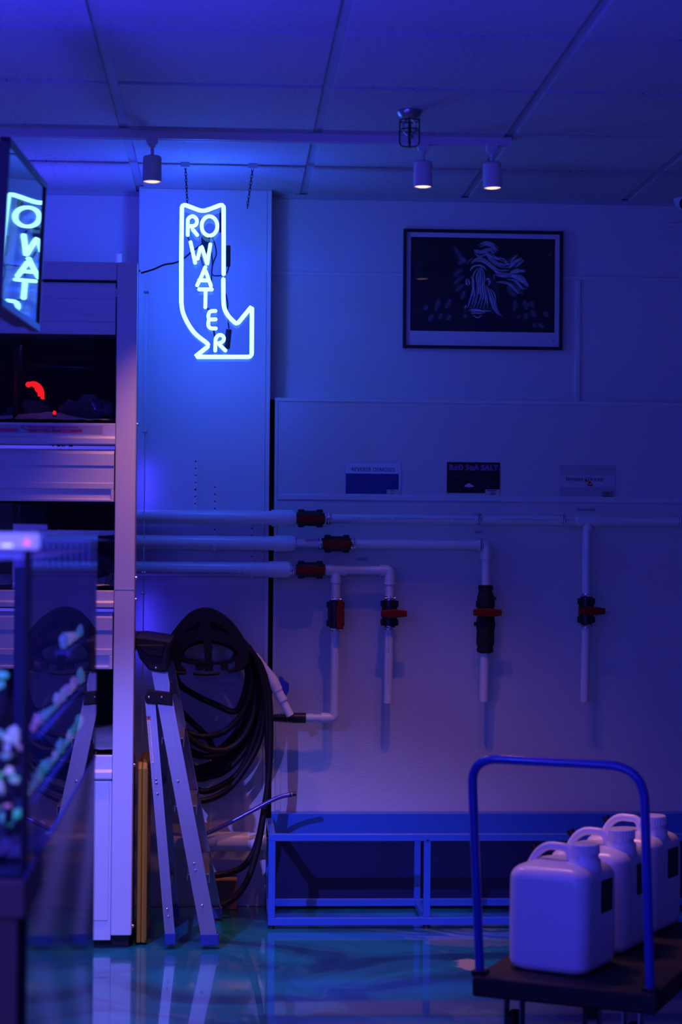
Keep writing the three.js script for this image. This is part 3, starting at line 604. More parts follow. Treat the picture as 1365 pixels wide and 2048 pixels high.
  part('added_uplight', bx(L.x - 0.08, L.x + 0.08, L.y + 0.05, L.y + 0.054, L.z - 0.28, L.z + 0.28, 0.001), new THREE.MeshStandardMaterial({ color: C(0.02, 0.02, 0.1), emissive: BLUE, emissiveIntensity: 1 }), rl);  // upward glow added to brighten the ceiling
  part('diffuser', bx(L.x - 0.09, L.x + 0.09, L.y + 0.006, L.y + 0.0125, L.z - 0.29, L.z + 0.29, 0.001), new THREE.MeshStandardMaterial({ color: C(0.02, 0.02, 0.1), emissive: BLUE, emissiveIntensity: 2 }), rl);
  for (const s of [-1, 1]) part('cable', rod(V(L.x, L.y + 0.05, L.z + s * 0.15), V(L.x, CEIL + 0.002, L.z + s * 0.15), 0.002, 0.002, 6), M.black, rl);
  settle(rl);
  areaLight(REEF, LEVEL.reef, 0.58, 0.18, V(L.x, L.y, L.z), V(L.x + 0.001, 0, L.z)).rotation.set(-Math.PI / 2, 0, Math.PI / 2);
  areaLight(UP, LEVEL.up, 0.56, 0.16, V(L.x, L.y + 0.06, L.z), V(L.x, 3, L.z)).rotation.set(Math.PI / 2, 0, Math.PI / 2);
  // unseen spot lamp added to brighten the foot of the rack and ladder
  const cl = thing('added_spot', 'unseen violet spot lamp added to brighten the foot of the rack', 'light');
  const A = V(-0.86, 1.74, -4.62), T = V(-0.12, 0.0, -6.3), ad = T.clone().sub(A).normalize();
  part('shade', lathe([[0.0001, 0.09], [0.03, 0.09], [0.05, 0.05], [0.055, -0.03], [0.053, -0.03], [0.048, 0.045], [0.0001, 0.05]], A, ad.clone().negate()), M.black, cl);
  part('lens', lathe([[0.0001, 0.02], [0.046, 0.02], [0.046, 0.024], [0.0001, 0.024]], A, ad.clone().negate()), new THREE.MeshStandardMaterial({ color: C(0.02, 0.02, 0.1), emissive: VIOLET, emissiveIntensity: 2 }), cl);
  part('arm', rod(A.clone().addScaledVector(ad, -0.08), V(A.x, CEIL + 0.002, A.z - 0.06), 0.01, 0.01, 12), M.black, cl);
  settle(cl);
  const sp = new THREE.SpotLight(SPOT, LEVEL.tank, 0, 0.45, 0.5, 2); sp.position.copy(A); sp.target.position.copy(T); sp.castShadow = true; sp.shadow.radius = 0.8; scene.add(sp, sp.target);

  // frag shelves against the side pane and the corals on them
  // reef corals fluoresce under blue light: they give off a little light of their own colour
  const cor = [[0.30, 0.34, 0.75], [0.10, 0.22, 0.6], [0.03, 0.42, 0.5], [0.42, 0.16, 0.55], [0.46, 0.42, 0.9], [0.04, 0.36, 0.2]].map(c => std(0.6, 0.6, 0.7, 0.7, { emissive: C(c[0], c[1], c[2]), emissiveIntensity: 0.42 }));
  const plastic = std(0.16, 0.2, 0.5, 0.5);
  const heads = [0, 1, 2, 3].map(i => lump(0.0068, 3, 0.75, 1.25, 2.6 + i));
  const shelf = (y, za, zc, label, clabel, group, n) => {
    const s = thing('frag_shelf', label, 'shelf');
    part('tray', bx(XT - 0.034, XT - 0.003, y - 0.004, y, za, zc, 0.001), plastic, s); part('lip', bx(XT - 0.006, XT - 0.002, y - 0.010, y + 0.003, za, zc, 0.001), plastic, s); settle(s);
    for (let i = 0; i < n; i++) {
      const c = thing('coral', clabel, 'coral', group); const k = rnd(0.6, 1.25), z = za + (zc - za) * (i + rnd(0.2, 0.8)) / n;
      const m = part('coral_head', heads[i % 4], cor[Math.floor(rnd(0, 5.99))], c); m.scale.set(k * 0.75, k * rnd(0.9, 1.7), k); m.position.y = 0.018 * k; m.rotation.y = rnd(0, 6);
      part('plug', new THREE.CylinderGeometry(0.008, 0.006, 0.006, 10).translate(0, 0.003, 0), M.rock, c);
      c.position.set(XT - 0.019, y, z);
    }
  };
  shelf(1.127, -4.70, -4.15, 'highest blue frag shelf on the side glass of the front tank', 'small pale coral on the highest shelf inside the front tank', 'corals on the highest frag shelf', 8);
  shelf(1.016, -4.74, -3.55, 'middle blue frag shelf on the side glass of the front tank', 'small pale coral on the middle shelf inside the front tank', 'corals on the middle frag shelf', 20);
  shelf(0.912, -4.74, -3.45, 'lowest blue frag shelf on the side glass of the front tank', 'small pale coral on the lowest shelf inside the front tank', 'corals on the lowest frag shelf', 22);
  // rockwork seen through the front glass
  const reef = [[-10, 1650, 0.075, -0.2, 'big pale reef rock low behind the front glass'], [-40, 1560, 0.07, -0.25, 'pale reef rock in the middle of the heap behind the front glass'], [-45, 1370, 0.035, -0.3, 'reef rock high behind the front glass, a turquoise coral on it']];
  for (const [px, py, r, dz, label] of reef) { const p = S(px, py, z1 + dz), o = thing('reef_rock', label, 'rock'); const g = lump(r, 4, 0.6, 1, 2.4); g.translate(p.x, p.y - 0.02, p.z); part('stone', g, std(0.3, 0.28, 0.36, 0.9), o); settle(o); }
  for (let i = 0; i < 44; i++) {
    const c = thing('coral', 'pale coral polyp crowding the reef rocks behind the front glass', 'coral', 'polyps on the reef rocks'); const a = rnd(-30, 40), b = rnd(1450, 1640), p = S(a, b, z1 - rnd(0.05, 0.12));
    const k = rnd(0.7, 1.5); const m = part('coral_head', heads[i % 4], cor[Math.floor(rnd(0, 5.99))], c); m.scale.set(k, k * rnd(0.6, 1.3), k); m.rotation.set(rnd(-0.4, 0.4), rnd(0, 6), 0);
    part('stalk', new THREE.CylinderGeometry(0.005, 0.008, 0.03, 8).translate(0, -0.014, 0), M.rock, c); c.position.copy(p);
  }
  for (let i = 0; i < 5; i++) { const c = thing('coral', 'turquoise branching coral high behind the front glass', 'coral', 'turquoise branches high in the front tank'); const p = S(rnd(-12, 12), rnd(1345, 1375), z1 - 0.1); const m = part('coral_head', heads[i % 4], cor[2], c); m.scale.setScalar(rnd(0.5, 0.8)); part('stalk', new THREE.CylinderGeometry(0.003, 0.005, 0.05, 8).translate(0, -0.025, 0), M.rock, c); c.position.copy(p); }
}

// ================================================================ STEP LADDER, YELLOW SIGN
{
  const t = thing('step_ladder', 'folded aluminium step ladder with black top cap leaning beside the white rack', 'ladder');
  const q = (px, py, z) => S(px, py, z);
  // a channel rail between two points: web faces the room, lips turn back
  const rail = (name, a, b, w, d, mat, dir) => {
    const len = a.distanceTo(b), up = b.clone().sub(a).normalize(), out = V(0, 0, 1).addScaledVector(up, -up.z).normalize(), side = up.clone().cross(out);
    const g = merge([
      new THREE.BoxGeometry(w, len, 0.003).translate(0, 0, -0.0015),
      ...[-1, 1].map(s => new THREE.BoxGeometry(0.003, len, d).translate(s * (w / 2 - 0.0015), 0, -d / 2)),
      ...[-0.17, 0.17].map(s => new THREE.BoxGeometry(0.004, len, 0.0016).translate(s * w, 0, 0.0006)),
      ...[-0.43, 0.43].map(s => new THREE.BoxGeometry(0.007, len, 0.0022).translate(s * w, 0, 0.0008)),
    ].map(g => dir < 0 ? g.scale(1, 1, -1) : g));
    if (dir < 0) { const ix = g.attributes.position; for (let i = 0; i < ix.count; i += 3) for (const at of ['position', 'normal', 'uv']) { const A = g.attributes[at], n = A.itemSize; for (let k = 0; k < n; k++) { const x = A.array[(i + 1) * n + k]; A.array[(i + 1) * n + k] = A.array[(i + 2) * n + k]; A.array[(i + 2) * n + k] = x; } } }
    metreUV(g);
    const m = new THREE.Matrix4().makeBasis(side, up, out); m.setPosition((a.x + b.x) / 2, (a.y + b.y) / 2, (a.z + b.z) / 2); g.applyMatrix4(m);
    const r = part(name, g, mat, t); r.userData.frame = undefined; delete r.userData.frame; return { mesh: r, a, b, up, side, out };
  };
  const nb = -6.53, nt = -6.60, fb = -7.02, ft = -6.95;
  const f1 = rail('front_rail', q(418, 1870, nb), q(316, 1325, nt), 0.052, 0.026, M.alu, 1);
  const r1 = rail('rear_rail', q(340, 1868, nb), q(300, 1395, nt), 0.030, 0.020, M.alu, 1);
  const f2 = rail('front_rail', q(428, 1815, fb), q(334, 1325, ft), 0.050, 0.026, M.aluShade, -1);
  const r2 = rail('rear_rail', q(349, 1812, fb), q(316, 1395, ft), 0.030, 0.020, M.aluShade, -1);
  const shoe = (r, w, d, back) => {
    const g = bx(-w / 2, w / 2, -0.03, 0.008, -d, 0.003, 0.003), m = new THREE.Matrix4().makeBasis(V(1, 0, 0), V(0, 1, 0), V(0, 0, 1));
    m.setPosition(r.a.x - r.up.x * 0.012, r.a.y - 0.005, r.a.z + (back ? 0.022 : 0.002)); g.applyMatrix4(m); return part('foot', g, M.blueFoot, t);
  };
  shoe(f1, 0.062, 0.034); shoe(r1, 0.037, 0.028); shoe(f2, 0.056, 0.034, 1); shoe(r2, 0.035, 0.028, 1);
  for (const u of [0.22, 0.47, 0.72]) { // treads between the two front rails
    const a = f1.a.clone().lerp(f1.b, u), b = f2.a.clone().lerp(f2.b, u);
    const g = merge([bx(-0.035, 0.040, -0.003, 0, b.z - a.z + 0.008, -0.006, 0.0005), bx(0.037, 0.040, -0.03, 0, b.z - a.z + 0.008, -0.006, 0.0005), bx(-0.035, -0.032, -0.02, 0, b.z - a.z + 0.008, -0.006, 0.0005)]);
    g.translate(a.x, a.y, a.z); part('tread', g, M.aluShade, t);
  }
  for (const u of [0.15, 0.6]) { const a = r1.a.clone().lerp(r1.b, u), b = r2.a.clone().lerp(r2.b, u); part('cross_brace', rod(a.clone().add(V(0, 0, -0.012)), b.clone().add(V(0, 0, 0.012)), 0.007, 0.007, 10), M.aluShade, t); }
  // top cap
  const k = (a, b) => q(260 + a / 6.825, 1260 + b / 6.825, nt + 0.02);
  part('top_cap', slab([k(78, 95), k(170, 92), k(560, 150), k(565, 215), k(520, 300), k(515, 560), k(440, 575), k(260, 545), k(130, 380), k(75, 215)], ft - 0.03, nt + 0.026, 0.006), M.blackPlastic, t, 'black plastic top cap');
  part('cap_lip', slab([k(100, 200), k(470, 200), k(440, 370), k(240, 340)], nt + 0.024, nt + 0.032, 0.003, [[k(215, 235), k(390, 245), k(380, 285), k(220, 272)]]), M.blackPlastic, t);
  part('spreader_plate', slab([k(250, 815), k(540, 845), k(545, 700), k(590, 700), k(635, 870), k(570, 880), k(585, 1035), k(215, 995), k(200, 905)], nt - 0.004, nt + 0.020, 0.004), M.blackPlastic, t);
  const rivet = p => part('rivet', new THREE.SphereGeometry(0.0045, 12, 8).scale(1, 1, 0.6).translate(p.x, p.y, p.z), M.chrome, t);
  rivet(k(357, 515).add(V(0, 0, 0.010))); rivet(k(262, 918).setZ(nt + 0.0205)); rivet(k(434, 918).setZ(nt + 0.0205));
  const on = (r, px, py) => { const u = (S(px, py, nb).y - r.a.y) / (r.b.y - r.a.y), p = r.a.clone().lerp(r.b, u); const d = S(px, py, p.z); d.z = p.z + 0.003; return d; };
  for (const [px, py] of [[312, 1559], [313, 1566], [315, 1588], [335, 1818], [337, 1833]]) rivet(on(r1, px, py));
  for (const [px, py] of [[356, 1563], [388, 1727], [391, 1741], [405, 1811]]) rivet(on(f1, px, py));
  { // safety sticker on the rear rail
    const cv = document.createElement('canvas'); cv.width = 64; cv.height = 512; const g = cv.getContext('2d'); g.fillStyle = '#cfc8cc'; g.fillRect(0, 0, 64, 512); g.fillStyle = '#d2691e'; g.fillRect(0, 0, 64, 46); g.fillStyle = '#40343c'; for (let y = 62; y < 500; y += 11) g.fillRect(6, y, rnd(28, 52), 4); g.fillStyle = '#201010'; g.fillRect(10, 10, 44, 10); g.fillRect(16, 26, 30, 8);
    const tx = new THREE.CanvasTexture(cv); tx.colorSpace = THREE.SRGBColorSpace;
    const a = on(r1, 297, 1432), b = on(r1, 305, 1526), w = 0.011, g2 = new THREE.PlaneGeometry(w, a.distanceTo(b)), mm = new THREE.Matrix4().makeBasis(r1.side, r1.up, r1.out); mm.setPosition((a.x + b.x) / 2, (a.y + b.y) / 2, (a.z + b.z) / 2 + 0.0006); g2.applyMatrix4(mm);
    part('sticker', g2, new THREE.MeshStandardMaterial({ map: tx, roughness: 0.5 }), t, 'safety sticker');
  }
  settle(t);
  const y = thing('floor_sign', 'folded yellow floor sign standing on edge between the rack and the ladder', 'floor sign');
  const zf = -6.60, zr = -6.92, p0 = S(272, 1885, zf).x, p1 = S(282, 1885, zf).x, p2 = S(292, 1885, zf).x, top = S(282, 1526, zf).y;
  const leaf = (x0, x1, lx) => { const o = [[-zf, 0.01], [-zf + 0.0, top - 0.02], [-zf + 0.015, top], [-zr - 0.03, top], [-zr, top - 0.03], [-zr, 0.01], [-zr - 0.03, 0.0], [-zf + 0.03, 0.0]]; const g = slab(o, 0, x1 - x0, 0.0035); g.rotateY(Math.PI / 2); g.translate(x0, 0, 0); part('leaf', g, M.yellow, y); };
  leaf(p0, p1 - 0.001); leaf(p1, p2);
  part('hinge', rod(V((p0 + p2) / 2, top - 0.002, zf - 0.05), V((p0 + p2) / 2, top - 0.002, zr + 0.06), 0.011, 0.011, 14), M.yellowEdge, y);
  part('edge_bead', tube(rounded([V(p2 - 0.002, 0.02, zf + 0.002), V(p2 - 0.002, top - 0.02, zf + 0.002)], 0.01), 0.0045, 8, 0.03), M.yellowEdge, y);
  settle(y);
}

// ================================================================ HOSE HANGER AND HOSE
{
  const t = thing('hose_hanger', 'black plastic hose hanger fixed to the pilaster above the ladder', 'hose hanger');
  const zf = -7.04; const q = (a, b, z = zf) => S(320 + a / 5.6875, 1200 + b / 5.6875, z);
  const outer = spline([q(150, 800), q(100, 690), q(85, 560), q(110, 420), q(200, 290), q(330, 150), q(440, 95), q(520, 85), q(610, 100), q(760, 190), q(890, 330), q(980, 480), q(1020, 600), q(1010, 700), q(960, 780), q(880, 818)], 60);
  const low = [q(780, 832), q(770, 800), q(850, 770), q(860, 700), q(700, 735), q(600, 740), q(480, 740), q(330, 730), q(240, 700), q(240, 740), q(300, 800), q(280, 850)];
  const hole = a => spline([...a, a[0]], 30).slice(0, -1);
  const front = slab([...outer, ...low], zf - 0.02, zf, 0.004, [
    hole([q(380, 258), q(430, 232), q(468, 245), q(455, 330), q(330, 370), q(190, 490), q(175, 500), q(240, 380)]),
    hole([q(560, 240), q(600, 232), q(710, 290), q(830, 400), q(885, 500), q(780, 440), q(660, 380), q(575, 330)]),
    hole([q(230, 650), q(280, 540), q(390, 470), q(500, 455), q(512, 560), q(512, 705), q(420, 712), q(290, 690)]),
    hole([q(585, 560), q(590, 460), q(720, 475), q(860, 550), q(900, 620), q(850, 670), q(720, 705), q(590, 712)]),
  ], 6);
  part('front_frame', front, M.blackPlastic, t);
  const arcTop = spline([q(150, 560), q(260, 430), q(400, 380), q(530, 370), q(680, 385), q(820, 450), q(930, 570)], 30);
  const sad = []; const backZ = ZP + 0.001;
  { // saddle trough from the front frame to the wall plate
    const up = arcTop.map(p => [p.x, p.y]), dn = arcTop.slice().reverse().map(p => [p.x, p.y - 0.012]); part('saddle', slab([...up, ...dn], backZ + 0.006, zf - 0.018, 0.001), M.blackPlastic, t);
  }
  part('wall_plate', slab(spline([q(200, 700, backZ), q(170, 520, backZ), q(300, 250, backZ), q(440, 150, backZ), q(530, 140, backZ), q(620, 150, backZ), q(780, 260, backZ), q(900, 450, backZ), q(900, 640, backZ), q(800, 720, backZ)], 40), backZ, backZ + 0.008, 0.002, [hole([q(250, 660, backZ), q(300, 560, backZ), q(420, 500, backZ), q(540, 490, backZ), q(680, 500, backZ), q(840, 590, backZ), q(800, 680, backZ), q(540, 705, backZ)])]), M.blackPlastic, t);
  const tooth = (a, b, c, d) => part('lug', slab([q(a, b), q(c, b), q(c - 8, d), q(a + 8, d)], zf - 0.02, zf - 0.004, 0.002), M.blackPlastic, t);
  tooth(400, 735, 500, 800); tooth(500, 735, 610, 810); tooth(690, 735, 780, 800);
  part('lower_lip', tube(spline([q(395, 838, zf + 0.002), q(530, 846, zf + 0.006), q(665, 836, zf + 0.002)], 16), 0.006, 8, 0.01), M.blackPlastic, t);
  part('lower_lip', tube(spline([q(140, 815, zf), q(210, 830, zf + 0.004), q(285, 832, zf)], 12), 0.006, 8, 0.01), M.blackPlastic, t);
  settle(t);

  const h = thing('garden_hose', 'long dark hose coiled over the black hanger, its loops reaching almost to the floor', 'hose');
  const coil = (r, zs, ...p) => { const n = p.length; part('hose_loop', tube(spline(p.map((a, i) => S(a[0], a[1], Array.isArray(zs) ? zs[0] + (zs[1] - zs[0]) * i / (n - 1) : zs)), 70), r, 10, 0.012), M.hose, h); };
  const r = 0.0115;
  coil(r, [-7.20, -7.12], [345, 1318], [357, 1365], [387, 1388], [431, 1409], [471, 1423], [485, 1400], [496, 1350], [490, 1310]);
  coil(r, [-7.21, -7.21], [338, 1330], [345, 1395], [362, 1422], [388, 1448], [411, 1470], [424, 1492], [427, 1515]);
  coil(r, [-7.16, -7.10], [336, 1360], [345, 1430], [371, 1462], [408, 1473], [445, 1465], [471, 1444], [492, 1412], [503, 1365], [499, 1328], [486, 1292]);
  coil(r, [-7.19, -7.13], [340, 1400], [355, 1475], [379, 1500], [418, 1513], [455, 1504], [484, 1475], [508, 1425], [516, 1365], [507, 1318], [488, 1285]);
  coil(r, [-7.21, -7.17], [350, 1450], [366, 1510], [395, 1540], [428, 1537], [462, 1517], [492, 1478], [515, 1430], [522, 1378], [512, 1325], [492, 1290]);
  coil(r, [-7.18, -7.11], [358, 1500], [375, 1560], [405, 1583], [445, 1570], [479, 1544], [505, 1491], [522, 1433], [527, 1380], [517, 1330], [498, 1295]);
  coil(r, [-7.22, -7.20], [480, 1290], [503, 1345], [506, 1400], [489, 1450], [468, 1490], [436, 1522], [385, 1540]);
  coil(r, [-7.22, -7.20], [488, 1295], [512, 1350], [516, 1410], [497, 1460], [470, 1505], [430, 1545], [405, 1558], [380, 1552]);
  coil(r, [-7.08, -7.12], [492, 1292], [513, 1318], [531, 1391], [536, 1496], [537, 1560], [530, 1610], [517, 1677], [504, 1711], [484, 1735], [450, 1748], [418, 1752]);
  coil(r, [-7.10, -7.05], [499, 1300], [522, 1330], [538, 1391], [541, 1496], [535, 1580], [526, 1640], [515, 1700], [493, 1765], [470, 1795], [438, 1814]);
  coil(r, [-7.09, -7.12], [345, 1310], [338, 1360], [352, 1470], [372, 1560], [392, 1590]);
  coil(r, [-7.15, -7.09], [470, 1282], [500, 1330], [511, 1385], [504, 1440], [480, 1482], [450, 1500], [410, 1496], [372, 1470]);
  coil(r, [-7.19, -7.14], [478, 1285], [509, 1345], [520, 1400], [509, 1460], [480, 1515], [440, 1548], [405, 1552], [378, 1535]);
  coil(r, [-7.22, -7.21], [470, 1290], [496, 1345], [498, 1400], [478, 1455], [455, 1485], [415, 1512], [374, 1505]);
  coil(r, [-7.14, -7.10], [488, 1288], [520, 1345], [529, 1420], [520, 1480], [495, 1530], [455, 1580], [415, 1600], [390, 1602]);
  settle(h);
  { // spray end: white pipe with a blue-handled ball valve
    const w = thing('hose_wand', 'white pipe wand with a blue valve handle hanging from the hose end', 'hose wand'); const z = -7.10, p = (a, b) => S(a, b, z);
    part('taper_pipe', rod(p(512, 1307), p(542, 1352), 0.007, 0.015, 18), M.pvc, w);
    part('valve_body', merge([rod(p(540, 1349), p(549, 1366), 0.016, 0.021, 18), rod(p(549, 1366), p(556, 1381), 0.022, 0.021, 18), rod(p(556, 1381), p(566, 1401), 0.0185, 0.0185, 18)]), M.pvc, w);
    part('ring', rod(p(565, 1399), p(566.5, 1402), 0.0192, 0.0192, 18), M.pvcDim, w);
    part('outlet_pipe', rod(p(565, 1400), p(581, 1431), 0.0145, 0.0145, 18), M.pvc, w);
    part('valve_stem', rod(p(556, 1374), p(566, 1369), 0.007, 0.007, 12), M.blueKnob, w);
    part('valve_handle', slab([p(557, 1353), p(563, 1352), p(569, 1360), p(578, 1366), p(578, 1380), p(574, 1390), p(568, 1386), p(564, 1374), p(560, 1366)], z - 0.012, z + 0.012, 0.005), M.blueKnob, w, 'blue valve handle');
    settle(w);
  }
  { const s = thing('siphon_tube', 'thin bluish metal tube poking out from behind the ladder over the low blue stand', 'tube'); const z = -7.02;
    part('tube', tube(spline([S(392, 1676, z), S(440, 1655, z), S(500, 1624, z), S(541, 1602, z), S(560, 1594, z), S(582, 1589, z)], 40), 0.0078, 12, 0.01), std(0.12, 0.10, 0.34, 0.25, { metalness: 0.6 }), s);
    part('tip', merge([rod(S(580, 1589.5, z), S(586, 1588.5, z), 0.0086, 0.0086, 14), rod(S(586, 1588.5, z), S(592.5, 1587.5, z), 0.0072, 0.0078, 14)]), M.black, s); part('ring', rod(S(583.5, 1589, z), S(585, 1588.8, z), 0.0092, 0.0092, 14), M.chrome, s); settle(s); }
  { const d = thing('drain_pipe', 'thick white horizontal drain pipe low on the wall behind the ladder', 'pipe'); const z = -7.20, a = S(345, 1683, z), b = S(533, 1682, z); b.y = a.y;
    part('pipe', rod(a, b, 0.032, 0.032, 26), M.pvc, d); const c = S(434, 1683, z), e = S(500, 1683, z); c.y = e.y = a.y; part('coupling', rod(c, e, 0.0355, 0.0355, 26), M.pvc, d); settle(d); }
  { const c = thing('cardboard_box', 'brown cardboard piece low behind the ladder legs', 'cardboard'); const z = -7.21, a = S(425, 1756, z), b = S(474, 1812, z); part('panel', bx(a.x, b.x, 0.001, a.y, ZP + 0.004, z, 0.002), std(0.28, 0.16, 0.09, 0.85), c); part('flap', bx(a.x, b.x, a.y - 0.004, a.y + 0.004, z, z + 0.045, 0.002), std(0.28, 0.16, 0.09, 0.85), c); settle(c); }
}

// ================================================================ PLUMBING
const ZPIPE = -7.222;
const RB = 0.0262, RS = 0.0168;
{
  const q = (px, py) => S(px, py, ZPIPE);
  const ylev = (pts) => pts.reduce((s, p) => s + q(p[0], p[1]).y, 0) / pts.length;
  const X = (px, y) => { let p = q(px, 1062 + (eye.y - y) / -ZPIPE * F * 1.0); return p.x; };
  const Yp = (py, px) => q(px, py).y;
  const txt = (s, w = 1024) => { const cv = document.createElement('canvas'); cv.width = w; cv.height = 32; const g = cv.getContext('2d'); g.clearRect(0, 0, w, 32); g.fillStyle = '#1a1420'; g.font = '20px sans-serif'; g.fillText(s, 4, 23); const t = new THREE.CanvasTexture(cv); t.colorSpace = THREE.SRGBColorSpace; return new THREE.MeshStandardMaterial({ map: t, transparent: true, roughness: 0.5 }); };
  // lettering printed along a pipe: a strip of the pipe's own curve
  const print = (parent, a, b, r, ang, mat, flip) => { const d = b.clone().sub(a), L = d.length(); const g = new THREE.CylinderGeometry(r + 0.0004, r + 0.0004, L, 6, 1, true, ang - 0.28, 0.56); const uv = g.attributes.uv; for (let i = 0; i < uv.count; i++) { const u = uv.getX(i), v = uv.getY(i); uv.setXY(i, flip ? 1 - v : v, flip ? u : 1 - u); } g.applyQuaternion(new THREE.Quaternion().setFromUnitVectors(V(0, 1, 0), d.normalize())); g.translate((a.x + b.x) / 2, (a.y + b.y) / 2, (a.z + b.z) / 2); return part('printed_text', g, mat, parent); };
  const pipe = (t, a, b, r, mat = M.pvc) => part('pipe', rod(a, b, r, r, 26), mat, t);
  const coupling = (t, a, b, r) => part('coupling', merge([rod(a, b, r, r, 28), ]), M.pvc, t);
  const clamp = (t, c, ax, r) => { const w = 0.0075, a = c.clone().addScaledVector(ax, -w), b = c.clone().addScaledVector(ax, w); const s = ax.x ? V(0, 1, 0) : V(1, 0, 0);
    return part('hose_clamp', merge([rod(a, b, r + 0.0012, r + 0.0012, 26), bx(-0.007, 0.007, -0.005, 0.005, 0, 0.010, 0.002).translate(c.x, c.y, c.z + r * 0.92).translate(s.x * 0.006, s.y * 0.006, 0), rod(c.clone().add(V(0, 0, r + 0.004)).addScaledVector(s, -0.018), c.clone().add(V(0, 0, r + 0.004)).addScaledVector(s, 0.016), 0.0035, 0.0035, 8), rod(c.clone().add(V(0, 0, r + 0.004)).addScaledVector(s, 0.014), c.clone().add(V(0, 0, r + 0.004)).addScaledVector(s, 0.020), 0.0055, 0.0055, 6)]), M.chrome, t); };
  const hanger = (t, c) => part('pipe_strap', merge([rod(V(c.x - 0.006, c.y, c.z), V(c.x + 0.006, c.y, c.z), RS + 0.002, RS + 0.002, 22), bx(c.x - 0.012, c.x + 0.012, c.y + RS, c.y + RS + 0.006, ZBOARD + 0.0005, c.z + 0.008, 0.001), bx(c.x - 0.003, c.x + 0.003, c.y - RS - 0.006, c.y + RS + 0.008, c.z + RS - 0.001, c.z + RS + 0.005, 0.001), bx(c.x + 0.004, c.x + 0.009, c.y - 0.012, c.y + 0.005, c.z + RS - 0.001, c.z + RS + 0.006, 0.001)]), M.chrome, t);
  const nutProfile = (a, b, r) => { const g = rod(a, b, r, r, 16); const ribs = []; const ax = b.clone().sub(a).normalize(); for (let i = 0; i < 12; i++) { const an = i / 12 * Math.PI * 2; const o = (Math.abs(ax.x) > 0.5 ? V(0, Math.cos(an), Math.sin(an)) : V(Math.cos(an), 0, Math.sin(an))).multiplyScalar(r); ribs.push(rod(a.clone().addScaledVector(ax, 0.002).add(o), b.clone().addScaledVector(ax, -0.002).add(o), 0.003, 0.003, 6)); } return merge([g, ...ribs]); };
  // ball valve: c centre, ax along the pipe, hd along the handle
  const valve = (t, c, ax, hd, hlen = 0.104, dark = M.black, label) => {
    const at = s => c.clone().addScaledVector(ax, s);
    const v = part('ball_valve', merge([rod(at(-0.052), at(0.052), 0.0215, 0.0215, 22), rod(at(-0.026), at(0.026), 0.0285, 0.0285, 22), rod(c.clone(), c.clone().add(V(0, 0, 0.046)), 0.012, 0.010, 14)]), dark, t, label);
    for (const s of [-1, 1]) part('union_nut', nutProfile(at(s * 0.022), at(s * 0.046), 0.0305), dark, v);
    const o = hd.x ? (u, w) => [u, w] : (u, w) => [w, u], L = hlen / 2;
    const out = [[-L, -0.011], [-L * 0.5, -0.0145], [0, -0.0165], [L * 0.5, -0.0135], [L, -0.0105], [L, 0.0105], [L * 0.5, 0.0135], [0, 0.0165], [-L * 0.5, 0.0145], [-L, 0.011]].map(p => o(p[0], p[1]));
    const g = slab(out, 0.040, 0.062, 0.004); g.translate(c.x, c.y, c.z);
    part('handle', g, M.red, v, 'red handle');
    return v;
  };
  const tee = (t, c, half, down, r) => part('tee', merge([rod(V(c.x - half, c.y, c.z), V(c.x + half, c.y, c.z), r, r, 26), rod(c, V(c.x, c.y - down, c.z), r * 0.86, r, 26)]), M.pvc, t);
  const elbow = (t, c, dir, l1, l2, r) => { const pts = rounded([V(c.x - dir * l1, c.y, c.z), c, V(c.x, c.y - l2, c.z)], r * 1.3, 8); return part('elbow', merge([tube(pts, r, 22, 0.004, false), rod(V(c.x - dir * l1, c.y, c.z), V(c.x - dir * (l1 - 0.002), c.y, c.z), r + 0.001, r + 0.001, 24), rod(V(c.x, c.y - l2 + 0.002, c.z), V(c.x, c.y - l2, c.z), r + 0.001, r + 0.001, 24)]), M.pvc, t); };
  const XA = V(1, 0, 0), YA = V(0, 1, 0);
  const charl = txt('CHARLOTTE PIPE   1-1/4 IN  PVC SCH 40  PRESSURE PIPE  NSF-pw   CHARLOTTE PIPE   1-1/4 IN  PVC');
  const P = (x, y) => V(x, y, ZPIPE);
  const xr = q(268, 1086).x;          // against the rack's side sheet
  { // top line
    const t = thing('plumbing_pipe', 'uppermost white water pipe, running the whole way to the tee at the right', 'pipe', undefined); const y = ylev([[400, 1035], [900, 1039], [1300, 1042.5]]), x = px => X(px, y);
    const vx = (x(592) + x(650)) / 2;
    pipe(t, P(xr + 0.004, y), P(x(546), y), RB); coupling(t, P(x(543), y), P(x(584), y), RB + 0.0042); part('bushing', merge([rod(P(x(583), y), P(x(588), y), RB + 0.001, RB + 0.001, 26), rod(P(x(587), y), P(x(594), y), RS + 0.004, RS + 0.004, 24)]), M.pvc, t);
    valve(t, P(vx, y), XA, XA); clamp(t, P(x(657), y), XA, 0.0215);
    const p = pipe(t, P(x(650), y), P(x(1400), y), RS);
    print(p, P(x(664), y), P(x(948), y), RS, -0.15, charl, true); print(p, P(x(975), y), P(x(1150), y), RS, -0.15, charl, true);
    tee(t, P(x(1177), y), 0.042, 0.038, RS + 0.0042); hanger(t, P(x(957), y)); hanger(t, P(x(1125), y)); hanger(t, P(x(1361), y));
    // drop at the right
    const dx = q(1174, 1120).x, yv = Yp(1221, 1173);
    pipe(t, P(dx, y - 0.03), P(dx, yv + 0.05), RS * 1.0); clamp(t, P(dx, yv + 0.055), YA, 0.0195); valve(t, P(dx, yv), YA, XA, 0.096).children.find(m => m.name === 'handle').position.x += 0.012; clamp(t, P(dx, yv - 0.055), YA, 0.0195);
    pipe(t, P(dx, yv - 0.045), P(dx - 0.004, Yp(1403, 1171)), RS * 0.96); settle(t);
  }
